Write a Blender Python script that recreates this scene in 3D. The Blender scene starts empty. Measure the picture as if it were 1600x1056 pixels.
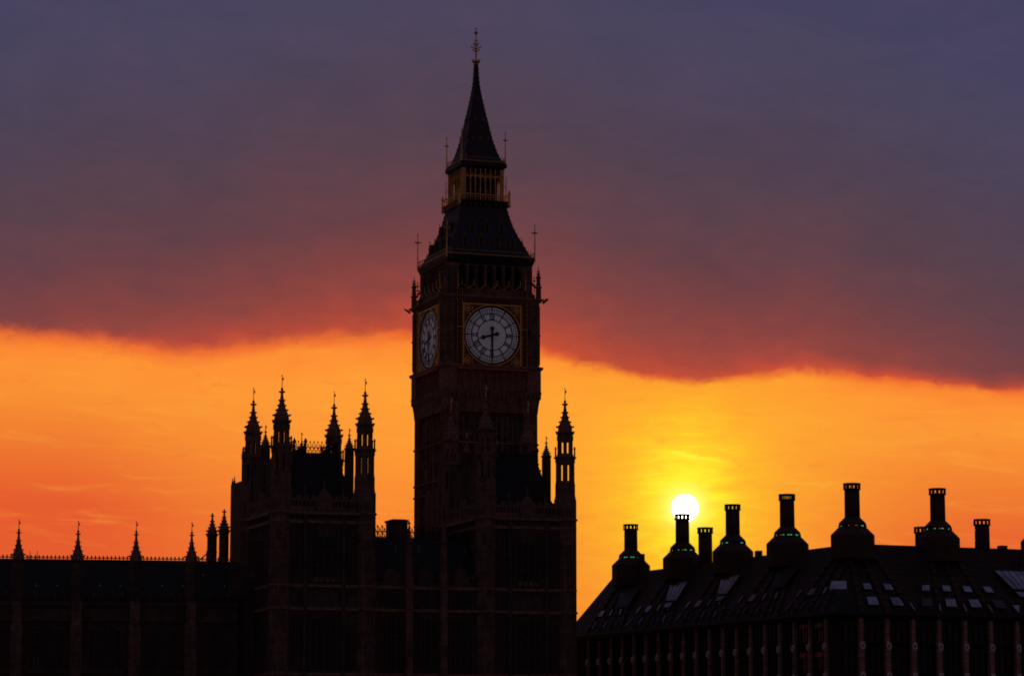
import bpy, math, random
from math import sin, cos, tan, pi, radians as R, degrees as D, atan, atan2, sqrt
random.seed(7)
S = bpy.context.scene
COL = S.collection

# ------------------------------------------------------------------ camera
F = 4490.0                       # focal length in photo pixels (1600 wide)
ZC = 6.0                         # eye height
TILT = R(8.26)
st, ct = sin(TILT), cos(TILT)
cam = bpy.data.cameras.new("camera"); camo = bpy.data.objects.new("camera", cam); COL.objects.link(camo)
camo.location = (0, 0, ZC); camo.rotation_euler = (pi/2 + TILT, 0, 0)
cam.sensor_width = 36; cam.lens = 36*F/1600; cam.clip_end = 20000; cam.clip_start = 1
S.camera = camo

# ------------------------------------------------------------------ look
S.view_settings.view_transform = 'Standard'; S.view_settings.look = 'None'
S.view_settings.exposure = 0; S.view_settings.gamma = 1
S.render.filter_size = 1.8
try: S.render.engine = 'CYCLES'; S.cycles.filter_width = 1.8
except Exception: pass

def lin(c):
    return tuple((x/255/12.92 if x/255 <= .04045 else ((x/255+.055)/1.055)**2.4) for x in c) + (1,)

# ------------------------------------------------------------------ sun lamp and sky
SUN_AZ = atan((1068-800)/(F*ct)); SUN_EL = TILT - atan((794-528)/F)
sd = bpy.data.lights.new("sun", 'SUN'); so = bpy.data.objects.new("sun", sd); COL.objects.link(so)
sd.energy = 2.0; sd.angle = R(.53); sd.color = (1, .5, .16)
so.rotation_euler = (pi/2 - SUN_EL, 0, pi - SUN_AZ)      # light travels from the sun disc towards the camera
so.location = (60, 400, 120)

W = bpy.data.worlds.new("World"); S.world = W; W.use_nodes = True
nt = W.node_tree; nt.nodes.clear()
class NG:
    def __init__(s, t): s.t = t
    def n(s, ty, **k):
        x = s.t.nodes.new(ty)
        for a, b in k.items(): setattr(x, a, b)
        return x
    def set(s, sock, v):
        if hasattr(v, 'is_output') or isinstance(v, bpy.types.NodeSocket): s.t.links.new(v, sock)
        else: sock.default_value = v
    def m(s, op, a, b=0.0, c=0.0, clamp=False):
        x = s.n('ShaderNodeMath', operation=op, use_clamp=clamp)
        s.set(x.inputs[0], a); s.set(x.inputs[1], b); s.set(x.inputs[2], c)
        return x.outputs[0]
    def ramp(s, fac, stops, interp='EASE'):
        x = s.n('ShaderNodeValToRGB'); x.color_ramp.interpolation = interp
        e = x.color_ramp.elements
        while len(e) > 1: e.remove(e[0])
        e[0].position = stops[0][0]; e[0].color = stops[0][1]
        for p, c in stops[1:]:
            q = e.new(p); q.color = c
        s.set(x.inputs[0], fac); return x.outputs[0]
    def mix(s, f, a, b, blend='MIX'):
        x = s.n('ShaderNodeMix', data_type='RGBA', blend_type=blend)
        s.set(x.inputs[0], f); s.set(x.inputs[6], a); s.set(x.inputs[7], b); return x.outputs[2]
    def sm(s, v, lo, hi):
        x = s.n('ShaderNodeMapRange', interpolation_type='SMOOTHSTEP')
        s.set(x.inputs[0], v); x.inputs[1].default_value = lo; x.inputs[2].default_value = hi
        x.inputs[3].default_value = 0; x.inputs[4].default_value = 1
        return x.outputs[0]
    def lr(s, v, lo, hi):
        x = s.n('ShaderNodeMapRange', interpolation_type='LINEAR')
        s.set(x.inputs[0], v); x.inputs[1].default_value = lo; x.inputs[2].default_value = hi
        return x.outputs[0]
    def noise(s, vec, scale, detail=4, rough=.55, dist=0):
        x = s.n('ShaderNodeTexNoise'); s.set(x.inputs['Vector'], vec)
        x.inputs['Scale'].default_value = scale; x.inputs['Detail'].default_value = detail
        x.inputs['Roughness'].default_value = rough; x.inputs['Distortion'].default_value = dist
        return x.outputs['Fac']
g = NG(nt)
tc = g.n('ShaderNodeTexCoord'); sp = g.n('ShaderNodeSeparateXYZ'); nt.links.new(tc.outputs['Generated'], sp.inputs[0])
X, Y, Z = sp.outputs
az = g.m('MULTIPLY', g.m('ARCTAN2', X, Y), 180/pi)
el = g.m('MULTIPLY', g.m('ARCSINE', Z), 180/pi)
def comb(a, b, c=0.0):
    x = g.n('ShaderNodeCombineXYZ'); g.set(x.inputs[0], a); g.set(x.inputs[1], b); g.set(x.inputs[2], c); return x.outputs[0]
# underside of the cloud deck: its height follows the azimuth
def el_of(px, py):
    dx, dy = (px-800)/F, (528-py)/F
    y = ct - dy*st; z = st + dy*ct
    return D(atan2(z, sqrt(dx*dx + y*y))), D(atan2(dx, y))
fc = g.n('ShaderNodeFloatCurve'); fc.mapping.use_clip = False
pts = [(-200, 505), (0, 526), (120, 534), (220, 548), (300, 556), (380, 545), (470, 536), (560, 530), (700, 528), (850, 552), (930, 575),
       (1010, 590), (1100, 598), (1180, 590), (1260, 583), (1350, 591), (1450, 602), (1560, 612), (1700, 618)]
cv = fc.mapping.curves[0]
cp = []
for px, py in pts:
    e, a = el_of(px, py); cp.append(((a + 15)/30, (e - 5)/6))
while len(cv.points) < len(cp): cv.points.new(.5, .5)
for p, (a, b) in zip(cv.points, cp): p.location = (a, b)
fc.mapping.update()
g.set(fc.inputs['Value'], g.m('DIVIDE', g.m('ADD', az, 15), 30, clamp=True))
B = g.m('ADD', g.m('MULTIPLY', fc.outputs[0], 6), 5)
nz1 = g.noise(comb(g.m('MULTIPLY', az, .55), g.m('MULTIPLY', el, 1.1)), 1.0, 5, .55, .4)
nz2 = g.noise(comb(g.m('MULTIPLY', az, 1.3), g.m('MULTIPLY', el, 2.2), 4.0), 1.0, 3, .5, .3)
t = g.m('SUBTRACT', el, B)
t = g.m('ADD', t, g.m('MULTIPLY', g.m('SUBTRACT', nz2, .5), .34))
nz4 = g.noise(comb(g.m('MULTIPLY', az, 4.5), g.m('MULTIPLY', el, 7.5), 14.0), 1.0, 4, .6, .8)
t = g.m('ADD', t, g.m('MULTIPLY', g.m('SUBTRACT', nz4, .5), g.m('MULTIPLY', g.sm(nz1, .42, .62), .20)))
edge = g.m('POWER', g.m('MINIMUM', g.m('DIVIDE', g.m('ABSOLUTE', g.m('ADD', az, .5)), 9.5), 1.3), 2)
t2 = g.m('ADD', t, g.m('ADD', g.m('MULTIPLY', g.m('SUBTRACT', nz1, .5), .8), g.m('MULTIPLY', edge, g.m('MULTIPLY', g.sm(t, 0, .45), 1.3))))
hi = g.ramp(g.lr(t2, 0, 10), [(0.0, lin((226, 92, 48))), (.018, lin((196, 80, 56))), (.06, lin((174, 74, 60))), (.11, lin((146, 70, 64))), (.17, lin((126, 67, 67))), (.25, lin((107, 66, 72))),
                              (.36, lin((91, 66, 77))), (.5, lin((81, 67, 84))), (.64, lin((77, 69, 93))), (.78, lin((72, 68, 96))), (1, lin((67, 65, 95)))], 'LINEAR')
mot = g.noise(comb(g.m('MULTIPLY', az, .38), g.m('MULTIPLY', g.m('ADD', el, g.m('MULTIPLY', az, .12)), .85), 31.0), 1.0, 6, .6, .7)
mo2 = g.noise(comb(g.m('MULTIPLY', az, 1.6), g.m('MULTIPLY', el, 3.2), 37.0), 1.0, 5, .6, .6)
hi = g.mix(1.0, hi, g.ramp(mot, [(.3, (.90, .93, .95, 1)), (.5, (.98, .98, .98, 1)), (.7, (1.07, 1.01, 1.0, 1))], 'LINEAR'), 'MULTIPLY')
hi = g.mix(1.0, hi, g.ramp(mo2, [(.3, (.96, .97, .97, 1)), (.7, (1.04, 1.02, 1.02, 1))], 'LINEAR'), 'MULTIPLY')
below = g.m('SUBTRACT', B, el)
lo = g.ramp(g.lr(g.m('ADD', below, g.m('MULTIPLY', g.m('SUBTRACT', nz1, .5), .9)), 0, 7),
            [(0, lin((250, 128, 50))), (.05, lin((254, 146, 52))), (.14, lin((255, 158, 54))), (.32, lin((254, 152, 52))), (.52, lin((250, 136, 50))), (.75, lin((240, 118, 48))), (1, lin((214, 92, 42)))], 'LINEAR')
# redder away from the sun
dev = g.m('ABSOLUTE', g.m('SUBTRACT', az, 0.6))
lo = g.mix(g.m('MULTIPLY', g.sm(dev, 3, 9.5), g.lr(below, .3, 3.2)), lo, lin((229, 93, 46)))
# streaky wisps lit from behind
wz = g.noise(comb(g.m('MULTIPLY', az, .45), g.m('ADD', g.m('MULTIPLY', el, 3.2), g.m('MULTIPLY', az, .25)), 9.0), 1.0, 6, .6, .8)
wz3 = g.noise(comb(g.m('MULTIPLY', az, 1.2), g.m('ADD', g.m('MULTIPLY', el, 5.0), g.m('MULTIPLY', az, -.2)), 3.0), 1.0, 5, .6, .5)
lo = g.mix(g.m('MULTIPLY', g.sm(wz, .5, .74), .26), lo, lin((255, 178, 60)))
lo = g.mix(g.m('MULTIPLY', g.sm(wz3, .56, .75), .30), lo, lin((232, 112, 48)))
# aureole round the sun
sx, sy, sz = sin(SUN_AZ)*cos(SUN_EL), cos(SUN_AZ)*cos(SUN_EL), sin(SUN_EL)
dot = g.m('ADD', g.m('ADD', g.m('MULTIPLY', X, sx), g.m('MULTIPLY', Y, sy)), g.m('MULTIPLY', Z, sz))
gam = g.m('MULTIPLY', g.m('ARCCOSINE', g.m('MINIMUM', dot, 1.0)), 180/pi)
gamn = g.m('ADD', gam, g.m('MULTIPLY', g.m('SUBTRACT', wz3, .5), 1.1))
gsh = g.m('SQRT', g.m('ADD', g.m('POWER', g.m('MULTIPLY', g.m('SUBTRACT', az, D(SUN_AZ)), 1.2), 2), g.m('POWER', g.m('MULTIPLY', g.m('SUBTRACT', el, D(SUN_EL) + .15), .95), 2)))
gamn = g.m('ADD', gsh, g.m('MULTIPLY', g.m('SUBTRACT', wz3, .5), 1.5))
def gauss(v, s_): return g.m('POWER', 2.718282, g.m('MULTIPLY', g.m('POWER', g.m('DIVIDE', v, s_), 2), -1))
gwide = gauss(g.m('MAXIMUM', gamn, 0), 3.4)
lo = g.mix(g.m('MULTIPLY', gwide, .75), lo, lin((255, 178, 42)))
lo = g.mix(g.m('MULTIPLY', gauss(g.m('MAXIMUM', gamn, 0), 1.6), .75), lo, lin((255, 212, 34)))
lo = g.mix(g.m('MULTIPLY', gauss(g.m('MAXIMUM', gamn, 0), .9), .95), lo, lin((255, 248, 52)))
# a few gold wisps above the sun
wv = g.noise(comb(g.m('MULTIPLY', az, .8), g.m('ADD', g.m('MULTIPLY', el, 6), g.m('MULTIPLY', az, 1.0)), 21.0), 1.3, 6, .65, 1.2)
wm = g.m('MULTIPLY', gauss(g.m('SUBTRACT', el, SUN_EL*180/pi + 1.0), .22), gauss(g.m('SUBTRACT', az, D(SUN_AZ) + .25), .8))
wl = g.m('ADD', g.m('SUBTRACT', el, D(SUN_EL) + 1.03), g.m('ADD', g.m('MULTIPLY', g.m('SUBTRACT', az, D(SUN_AZ)), .16), g.m('MULTIPLY', g.m('SUBTRACT', wz3, .5), .5)))
wk = g.m('MULTIPLY', gauss(wl, .055), gauss(g.m('SUBTRACT', az, D(SUN_AZ) + .12), .55))
wl2 = g.m('ADD', g.m('SUBTRACT', el, D(SUN_EL) + .45), g.m('ADD', g.m('MULTIPLY', g.m('SUBTRACT', az, D(SUN_AZ) + 2.5), .2), g.m('MULTIPLY', g.m('SUBTRACT', nz2, .5), .5)))
wk2 = g.m('MULTIPLY', gauss(wl2, .06), gauss(g.m('SUBTRACT', az, D(SUN_AZ) + 2.5), .6))
lo = g.mix(g.m('MULTIPLY', wk2, .5), lo, lin((255, 176, 56)))
lo = g.mix(g.m('MULTIPLY', wk, .9), lo, lin((255, 244, 60)))
lo = g.mix(g.m('MULTIPLY', g.m('MULTIPLY', g.sm(wv, .46, .62), wm), .5), lo, lin((255, 240, 52)))
tt = g.m('DIVIDE', t, g.m('ADD', .8, g.m('MULTIPLY', g.sm(az, 2, -9), .9)))
sky = g.mix(g.sm(tt, -.15, .19), lo, hi)
sky = g.mix(gauss(gam, .33), sky, (1.4, 1.25, .35, 1))
sky = g.mix(g.m('SUBTRACT', 1, g.sm(gam, .262, .283)), sky, (6, 5.6, 4.2, 1))
# the rest of the vault: overhead and behind the camera a dim mauve dusk
away = g.sm(g.m('ABSOLUTE', az), 14, 42)
dusk = g.ramp(g.lr(el, 0, 90), [(0, (.078, .050, .048, 1)), (.17, (.074, .048, .052, 1)), (.26, (.026, .019, .028, 1)), (.6, (.050, .045, .075, 1)), (1, (.055, .050, .085, 1))], 'LINEAR')
sky = g.mix(g.m('MAXIMUM', away, g.sm(el, 20, 50)), sky, dusk)
bg = g.n('ShaderNodeBackground'); g.set(bg.inputs[0], sky); bg.inputs[1].default_value = 1
wo = g.n('ShaderNodeOutputWorld'); nt.links.new(bg.outputs[0], wo.inputs[0])

# ------------------------------------------------------------------ materials
def mat(name, c1, c2=None, scale=2.0, rough=.8, metal=0, emit=None, bump=.15, brick=None, spec=.3, zs=1.0):
    m = bpy.data.materials.new(name); m.use_nodes = True
    g = NG(m.node_tree); b = m.node_tree.nodes['Principled BSDF']
    b.inputs['Roughness'].default_value = rough; b.inputs['Metallic'].default_value = metal
    b.inputs['Specular IOR Level'].default_value = spec
    t = g.n('ShaderNodeTexCoord'); mp = g.n('ShaderNodeMapping'); m.node_tree.links.new(t.outputs['Object'], mp.inputs[0])
    mp.inputs['Scale'].default_value = (1, 1, zs)
    n = g.noise(mp.outputs[0], scale, 6, .65)
    c2 = c2 or tuple(x*.6 for x in c1)
    col = g.ramp(n, [(.32, c2 + (1,)), (.68, c1 + (1,))], 'LINEAR')
    h = n
    if brick:
        bk = g.n('ShaderNodeTexBrick')
        mp2 = g.n('ShaderNodeMapping'); mp2.inputs['Rotation'].default_value = (pi/2, 0, 0)
        m.node_tree.links.new(t.outputs['Object'], mp2.inputs[0])
        cx = g.n('ShaderNodeSeparateXYZ'); m.node_tree.links.new(t.outputs['Object'], cx.inputs[0])
        cb = g.n('ShaderNodeCombineXYZ'); g.set(cb.inputs[0], g.m('ADD', cx.outputs[0], cx.outputs[1])); g.set(cb.inputs[1], cx.outputs[2])
        m.node_tree.links.new(cb.outputs[0], bk.inputs['Vector'])
        bk.inputs['Scale'].default_value = 1; bk.inputs['Brick Width'].default_value = brick[0]; bk.inputs['Row Height'].default_value = brick[1]
        bk.inputs['Mortar Size'].default_value = brick[2]
        bk.inputs['Color1'].default_value = (1, 1, 1, 1); bk.inputs['Color2'].default_value = (.6, .6, .6, 1); bk.inputs['Mortar'].default_value = (.25, .25, .25, 1)
        col = g.mix(.75, col, bk.outputs[0], 'MULTIPLY')
    g.set(b.inputs['Base Color'], col)
    if bump:
        bp = g.n('ShaderNodeBump'); bp.inputs['Strength'].default_value = bump; bp.inputs['Distance'].default_value = .1
        g.set(bp.inputs['Height'], h); m.node_tree.links.new(bp.outputs[0], b.inputs['Normal'])
    if emit:
        b.inputs['Emission Color'].default_value = emit[0] + (1,); b.inputs['Emission Strength'].default_value = emit[1]
    return m
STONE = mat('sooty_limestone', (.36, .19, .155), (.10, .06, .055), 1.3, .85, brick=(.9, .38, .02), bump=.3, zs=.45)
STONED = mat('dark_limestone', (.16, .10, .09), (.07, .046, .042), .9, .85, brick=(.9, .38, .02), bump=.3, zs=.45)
CARVE = mat('carved_limestone', (.40, .20, .16), (.14, .075, .065), 3, .8, bump=.3)
IRON = mat('cast_iron_roof', (.055, .05, .075), (.03, .028, .042), 2, .55, brick=(.5, .35, .02), bump=.3)
BLACK = mat('dark_iron', (.02, .018, .024), None, 3, .5)
GOLD = mat('gilding', (1.0, .62, .19), (.55, .28, .08), 5, .38, metal=.8)
REDGOLD = mat('red_and_gold_tracery', (.50, .19, .07), (.12, .035, .03), 9, .5, metal=.5)
OPAL = mat('opal_glass', (.68, .66, .74), (.44, .42, .52), .8, .35, emit=((.37, .34, .43), .085), bump=0)
ROOFW = mat('lead_roof', (.034, .032, .04), (.02, .019, .024), 1.5, .7, brick=(.6, .5, .03), bump=.2)
GLASSD = mat('dark_window_glass', (.02, .022, .03), None, 1.2, .4, spec=.25, bump=.03)
GLASSB = mat('roof_glass', (.58, .60, .72), (.20, .21, .28), .7, .2, metal=.95, spec=.8, bump=.04)
GLASSM = mat('dull_roof_glass', (.14, .13, .19), (.10, .09, .14), 1.0, .3, metal=.5, bump=.04)
BRONZE = mat('bronze_roof', (.075, .038, .036), (.035, .02, .022), 1.5, .55, metal=.3, brick=(1.1, .55, .05), bump=.3)
BRONZED = mat('bronze_duct', (.10, .045, .042), (.05, .025, .028), 2.5, .5, metal=.3)
CHIM = mat('bronze_chimney', (.09, .04, .035), (.05, .022, .024), 2, .55, metal=.3)
SAND = mat('sandstone_pier', (.60, .33, .28), (.32, .17, .15), 2.2, .95, spec=.05, brick=(3, .5, .03), bump=.2)
STEEL = mat('pale_steel_node', (.85, .76, .72), (.7, .6, .56), 3, .5, metal=.2)
PANEL = mat('dark_bronze_panel', (.05, .032, .032), (.028, .02, .022), 1.5, .85, spec=.1)
BLIND = mat('drawn_red_blind', (.75, .24, .17), (.5, .15, .11), 3, .8)
GREENL = mat('green_lamp', (.1, .5, .25), None, 2, .5, emit=((.12, .85, .35), .55), bump=0)
REDL = mat('red_lamp', (.5, .1, .05), None, 2, .5, emit=((.7, .12, .04), .35), bump=0)
BARK = mat('bark', (.10, .07, .05), None, 5, .9)
LEAF = mat('leaves', (.06, .08, .03), (.03, .05, .02), 1.5, .8)
GROUND = mat('paving', (.12, .11, .10), (.07, .065, .06), .2, .9)
WATER = mat('river', (.03, .035, .035), None, .3, .12, spec=.6)

# ------------------------------------------------------------------ mesh tools
class MB:
    def __init__(s): s.v = []; s.f = []
    def add(s, vs, fs):
        o = len(s.v); s.v += [tuple(p) for p in vs]; s.f += [tuple(i + o for i in f) for f in fs]
    def box(s, x0, x1, y0, y1, z0, z1):
        s.add([(x0,y0,z0),(x1,y0,z0),(x1,y1,z0),(x0,y1,z0),(x0,y0,z1),(x1,y0,z1),(x1,y1,z1),(x0,y1,z1)],
              [(0,3,2,1),(4,5,6,7),(0,1,5,4),(1,2,6,5),(2,3,7,6),(3,0,4,7)])
    def cbox(s, cx, cy, cz, sx, sy, sz, rz=0, ry=0):
        P = []
        for dz in (-.5, .5):
            for dx, dy in ((-.5,-.5),(.5,-.5),(.5,.5),(-.5,.5)):
                x, y, z = dx*sx, dy*sy, dz*sz
                x, z = x*cos(ry) + z*sin(ry), -x*sin(ry) + z*cos(ry)
                x, y = x*cos(rz) - y*sin(rz), x*sin(rz) + y*cos(rz)
                P.append((cx+x, cy+y, cz+z))
        s.add(P, [(0,3,2,1),(4,5,6,7),(0,1,5,4),(1,2,6,5),(2,3,7,6),(3,0,4,7)])
    def lathe(s, cx, cy, prof, n=8, rot=0, sq=1.0):
        vs = []; fs = []
        for z, r in prof:
            for i in range(n):
                a = rot + 2*pi*i/n; vs.append((cx + r*cos(a), cy + r*sin(a)*sq, z))
        for k in range(len(prof)-1):
            for i in range(n):
                j = (i+1) % n; fs.append((k*n+i, k*n+j, (k+1)*n+j, (k+1)*n+i))
        fs.append(tuple(range(n-1, -1, -1))); fs.append(tuple((len(prof)-1)*n + i for i in range(n)))
        s.add(vs, fs)
    def sq(s, cx, cy, prof):           # square plan, prof of (z, half width)
        s.lathe(cx, cy, [(z, r*sqrt(2)) for z, r in prof], 4, pi/4)
    def ring(s, cx, cy, z0, z1, ro, ri, n=24):
        vs = []; fs = []
        for i in range(n):
            a = 2*pi*i/n
            for r, z in ((ro,z0),(ro,z1),(ri,z1),(ri,z0)): vs.append((cx+r*cos(a), cy+r*sin(a), z))
        for i in range(n):
            j = (i+1) % n
            for q in range(4): fs.append((i*4+q, j*4+q, j*4+(q+1)%4, i*4+(q+1)%4))
        s.add(vs, fs)
    def vring(s, cx, cz, y0, y1, ro, ri, n=48):     # ring lying in a vertical plane, facing -y
        vs = []; fs = []
        for i in range(n):
            a = 2*pi*i/n
            for r, y in ((ro,y0),(ro,y1),(ri,y1),(ri,y0)): vs.append((cx+r*cos(a), y, cz+r*sin(a)))
        for i in range(n):
            j = (i+1) % n
            for q in range(4): fs.append((i*4+q, i*4+(q+1)%4, j*4+(q+1)%4, j*4+q))
        s.add(vs, fs)
    def vdisc(s, cx, cz, y0, y1, r, n=64):
        s.vpoly([(cx + r*cos(2*pi*i/n), cz + r*sin(2*pi*i/n)) for i in range(n)], y0, y1)
    def vpoly(s, pts, y0, y1):                       # polygon in xz, extruded from y0 (front) to y1
        n = len(pts)
        s.add([(x, y0, z) for x, z in pts] + [(x, y1, z) for x, z in pts],
              [tuple(range(n)), tuple(range(2*n-1, n-1, -1))] + [(i, i+n, (i+1) % n + n, (i+1) % n) for i in range(n)])
    def tube(s, p, q, r0, r1=None, n=6):
        r1 = r0 if r1 is None else r1
        d = [q[i]-p[i] for i in range(3)]; L = sqrt(sum(x*x for x in d)) or 1e-6; d = [x/L for x in d]
        a = (0, 0, 1) if abs(d[2]) < .9 else (1, 0, 0)
        u = (d[1]*a[2]-d[2]*a[1], d[2]*a[0]-d[0]*a[2], d[0]*a[1]-d[1]*a[0]); l = sqrt(sum(x*x for x in u)); u = [x/l for x in u]
        w = (d[1]*u[2]-d[2]*u[1], d[2]*u[0]-d[0]*u[2], d[0]*u[1]-d[1]*u[0])
        vs = []
        for c, r in ((p, r0), (q, r1)):
            for i in range(n):
                t = 2*pi*i/n; vs.append(tuple(c[k] + r*(cos(t)*u[k] + sin(t)*w[k]) for k in range(3)))
        s.add(vs, [(i, (i+1) % n, (i+1) % n + n, i+n) for i in range(n)] + [tuple(range(n-1, -1, -1)), tuple(range(n, 2*n))])
    def slab(s, q, th):                               # quad (4 points) thickened along its normal
        a = [q[1][i]-q[0][i] for i in range(3)]; b = [q[3][i]-q[0][i] for i in range(3)]
        n = (a[1]*b[2]-a[2]*b[1], a[2]*b[0]-a[0]*b[2], a[0]*b[1]-a[1]*b[0]); l = sqrt(sum(x*x for x in n)); n = [x/l*th for x in n]
        s.add([tuple(p) for p in q] + [tuple(p[i]+n[i] for i in range(3)) for p in q],
              [(0,3,2,1),(4,5,6,7),(0,1,5,4),(1,2,6,5),(2,3,7,6),(3,0,4,7)])
    def octa(s, c, r, h=None):
        h = h or r; x, y, z = c
        s.add([(x+r,y,z),(x,y+r,z),(x-r,y,z),(x,y-r,z),(x,y,z+h),(x,y,z-h)],
              [(0,1,4),(1,2,4),(2,3,4),(3,0,4),(1,0,5),(2,1,5),(3,2,5),(0,3,5)])
    def build(s, name, m, parent=None, smooth=False):
        me = bpy.data.meshes.new(name); me.from_pydata(s.v, [], s.f); me.validate(); me.update()
        me.materials.append(m)
        if smooth:
            for p in me.polygons: p.use_smooth = True
        o = bpy.data.objects.new(name, me); COL.objects.link(o)
        if parent: o.parent = parent
        return o
def thing(name, label, cat, loc=(0,0,0), rz=0, group=None):
    o = bpy.data.objects.new(name, None); COL.objects.link(o); o.empty_display_size = 2
    o.location = loc; o.rotation_euler = (0, 0, rz); o['label'] = label; o['category'] = cat
    if group: o['group'] = group
    return o
def copy_tree(o, parent=None):
    c = o.copy(); COL.objects.link(c)
    if parent: c.parent = parent
    for ch in [x for x in list(COL.objects) if x.parent == o]: copy_tree(ch, c)
    return c
def pack(root):                        # cached child lookup is not needed: few hundred objects
    return root

class Loc:
    def __init__(s, X, Y, yaw): s.X, s.Y, s.a = X, Y, yaw; s.c, s.s = cos(yaw), sin(yaw)
    def w(s, u, v): return s.X + u*s.c - v*s.s, s.Y + u*s.s + v*s.c
    def u(s, px, v, z):
        k = px-800; dz = z-ZC
        return (k*((s.Y+v*s.c)*ct + dz*st) - F*(s.X - v*s.s))/(F*s.c - k*s.s*ct)
    def v(s, px, u, z):
        k = px-800; dz = z-ZC
        return (k*((s.Y+u*s.s)*ct + dz*st) - F*(s.X + u*s.c))/(-F*s.s - k*s.c*ct)
    def z(s, py, u=0, v=0):
        y = s.w(u, v)[1]; k = (528-py)/F
        return ZC + y*(k*ct + st)/(ct - k*st)
    def sc(s, z, u=0, v=0):
        return F/(s.w(u, v)[1]*ct + (z-ZC)*st)        # photo pixels per metre
def xat(px, Y, z): return (px-800)*(Y*ct + (z-ZC)*st)/F

# ------------------------------------------------------------------ ground and river
m = MB(); m.add([(-6000, 262, 0), (6000, 262, 0), (6000, 9000, 0), (-6000, 9000, 0)], [(0, 1, 2, 3)])
o = m.build('ground', GROUND); o['kind'] = 'structure'
m = MB(); m.add([(-6000, -400, -3), (6000, -400, -3), (6000, 263, -3), (-6000, 263, -3)], [(0, 1, 2, 3)])
o = m.build('water', WATER); o['kind'] = 'structure'

# ================================================================== CLOCK TOWER
YAW = R(20.0)
TY = 352.0
T = Loc(xat(743, TY, 56), TY, YAW)
K = cos(YAW) + sin(YAW)
def zt(py): return T.z(py)
def hw(pxw, py): z = zt(py); return pxw/T.sc(z)/K/2       # half side of a square plan seen pxw wide
tower = thing('clock_tower', 'tall gothic clock tower with lit pale dials, gilded belfry and pointed iron spire', 'clock tower', (T.X, T.Y, 0), YAW)

def rot4(fn):                         # run fn(mb-transform k) for the four sides, collecting in one mesh
    out = MB()
    for k in range(4):
        m = MB(); fn(m)
        c, s_ = cos(k*pi/2), sin(k*pi/2)
        out.add([(x*c - y*s_, x*s_ + y*c, z) for x, y, z in m.v], m.f)
    return out
# --- shaft
zs_top = zt(645); zcorb = zt(622); zc0 = zt(586); zc1 = zt(477); zb1 = zt(418)
HS = hw(193, 640); HC = hw(203, 530); HB = hw(177, 440)
PW = 1.75                             # width of the corner piers
def shaft_side(m):
    h = HS
    m.box(-h+.35, h-.35, -h+.35, 0, 0, zs_top)
    m.box(-h, -h+PW, -h, -h+PW, 0, zs_top-.01)                  # corner pier (each side makes one)
    for x in (-h+.35, -h+.95, -h+1.35): m.box(x-.06, x+.06, -h-.10, -h, 0, zs_top-.4)
    for x in (h-PW+.35, h-PW+.9, h-.35): m.box(x-.06, x+.06, -h-.10, -h, 0, zs_top-.4)
    # two strong mullion ribs and thin ones between: blind tracery
    inner = 2*(h-PW)
    n = 12
    for i in range(1, n):
        x = -h+PW + inner*i/n; big = i % 4 == 0
        w = .16 if big else .06; d = .34 if big else .18
        m.box(x-w, x+w, -h+.35-d, -h+.36, 0, zs_top-1.2)
    for z in [zs_top - 3.1*k for k in range(1, 16)]:              # arch heads of the panels
        for i in range(n):
            x = -h+PW + inner*(i+.5)/n; q = inner/n*.5
            m.vpoly([(x-q, z), (x-q, z-.55), (x-q*.55, z-.22), (x, z-.05), (x+q*.55, z-.22), (x+q, z-.55), (x+q, z)], -h+.22, -h+.36)
m = rot4(shaft_side); m.build('shaft', STONE, tower)
m = MB()
for py in (700, 757, 775, 850, 915, 952, 1010): 
    z = zt(py); m = MB(); m.sq(0, 0, [(z-.15, HS+.02), (z-.06, HS+.13), (z+.06, HS+.13), (z+.15, HS+.02)]); m.build('string_course', STONE, tower)
def slit(m):
    for z in [zs_top - 3.1*k for k in range(1, 14)]:
        for x in (-1.55, 0.0, 1.55):
            m.box(x-.2, x+.2, -HS+.26, -HS+.37, z-2.3, z-.75)
for k in range(4):
    mm = MB(); slit(mm); o = mm.build('window_slit', GLASSD, tower); o.rotation_euler = (0, 0, k*pi/2)
# --- corbel table and arcade under the dials
HM = HC + .06
m = MB(); m.sq(0, 0, [(zs_top-.6, HS+.03), (zs_top+.4, HS+.12), (zcorb-.3, HM-.1), (zcorb, HM), (zcorb+.25, HM), (zcorb+.3, HM-.55)])
m.build('corbel', STONE, tower)
def arc_side(m):
    h = HM
    m.box(-h+.45, h-.45, -h+.65, 0, zcorb+.28, zc0)
    m.box(-h+.05, -h+PW, -h+.05, -h+PW, zcorb+.26, zc0)
    n = 9; inner = 2*(h-PW)
    for i in range(n+1):
        x = -h+PW+inner*i/n
        m.box(x-.11, x+.11, -h+.15, -h+.7, zcorb+.26, zc0-.05)
        m.octa((x, -h+.2, zc0-1.2), .22, .45)
    for i in range(n):
        x = -h+PW+inner*(i+.5)/n; q = inner/n*.5
        m.vpoly([(x-q, zc0), (x-q, zc0-.7), (x-q*.6, zc0-.3), (x, zc0-.12), (x+q*.6, zc0-.3), (x+q, zc0-.7), (x+q, zc0)], -h+.3, -h+.66)
    # corbel teeth under the stage
    for i in range(22):
        x = -h+.3+(2*h-.6)*i/21; m.box(x-.1, x+.1, -h-.02, -h+.3, zcorb-.65, zcorb-.05)
rot4(arc_side).build('arcade', CARVE, tower)
m = MB(); m.sq(0, 0, [(zc0-.02, HM-.3), (zc0+.02, HM+.05), (zc0+.2, HM+.18), (zc0+.42, HM+.18), (zc0+.5, HM-.2)])
m.build('band', CARVE, tower)
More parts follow.
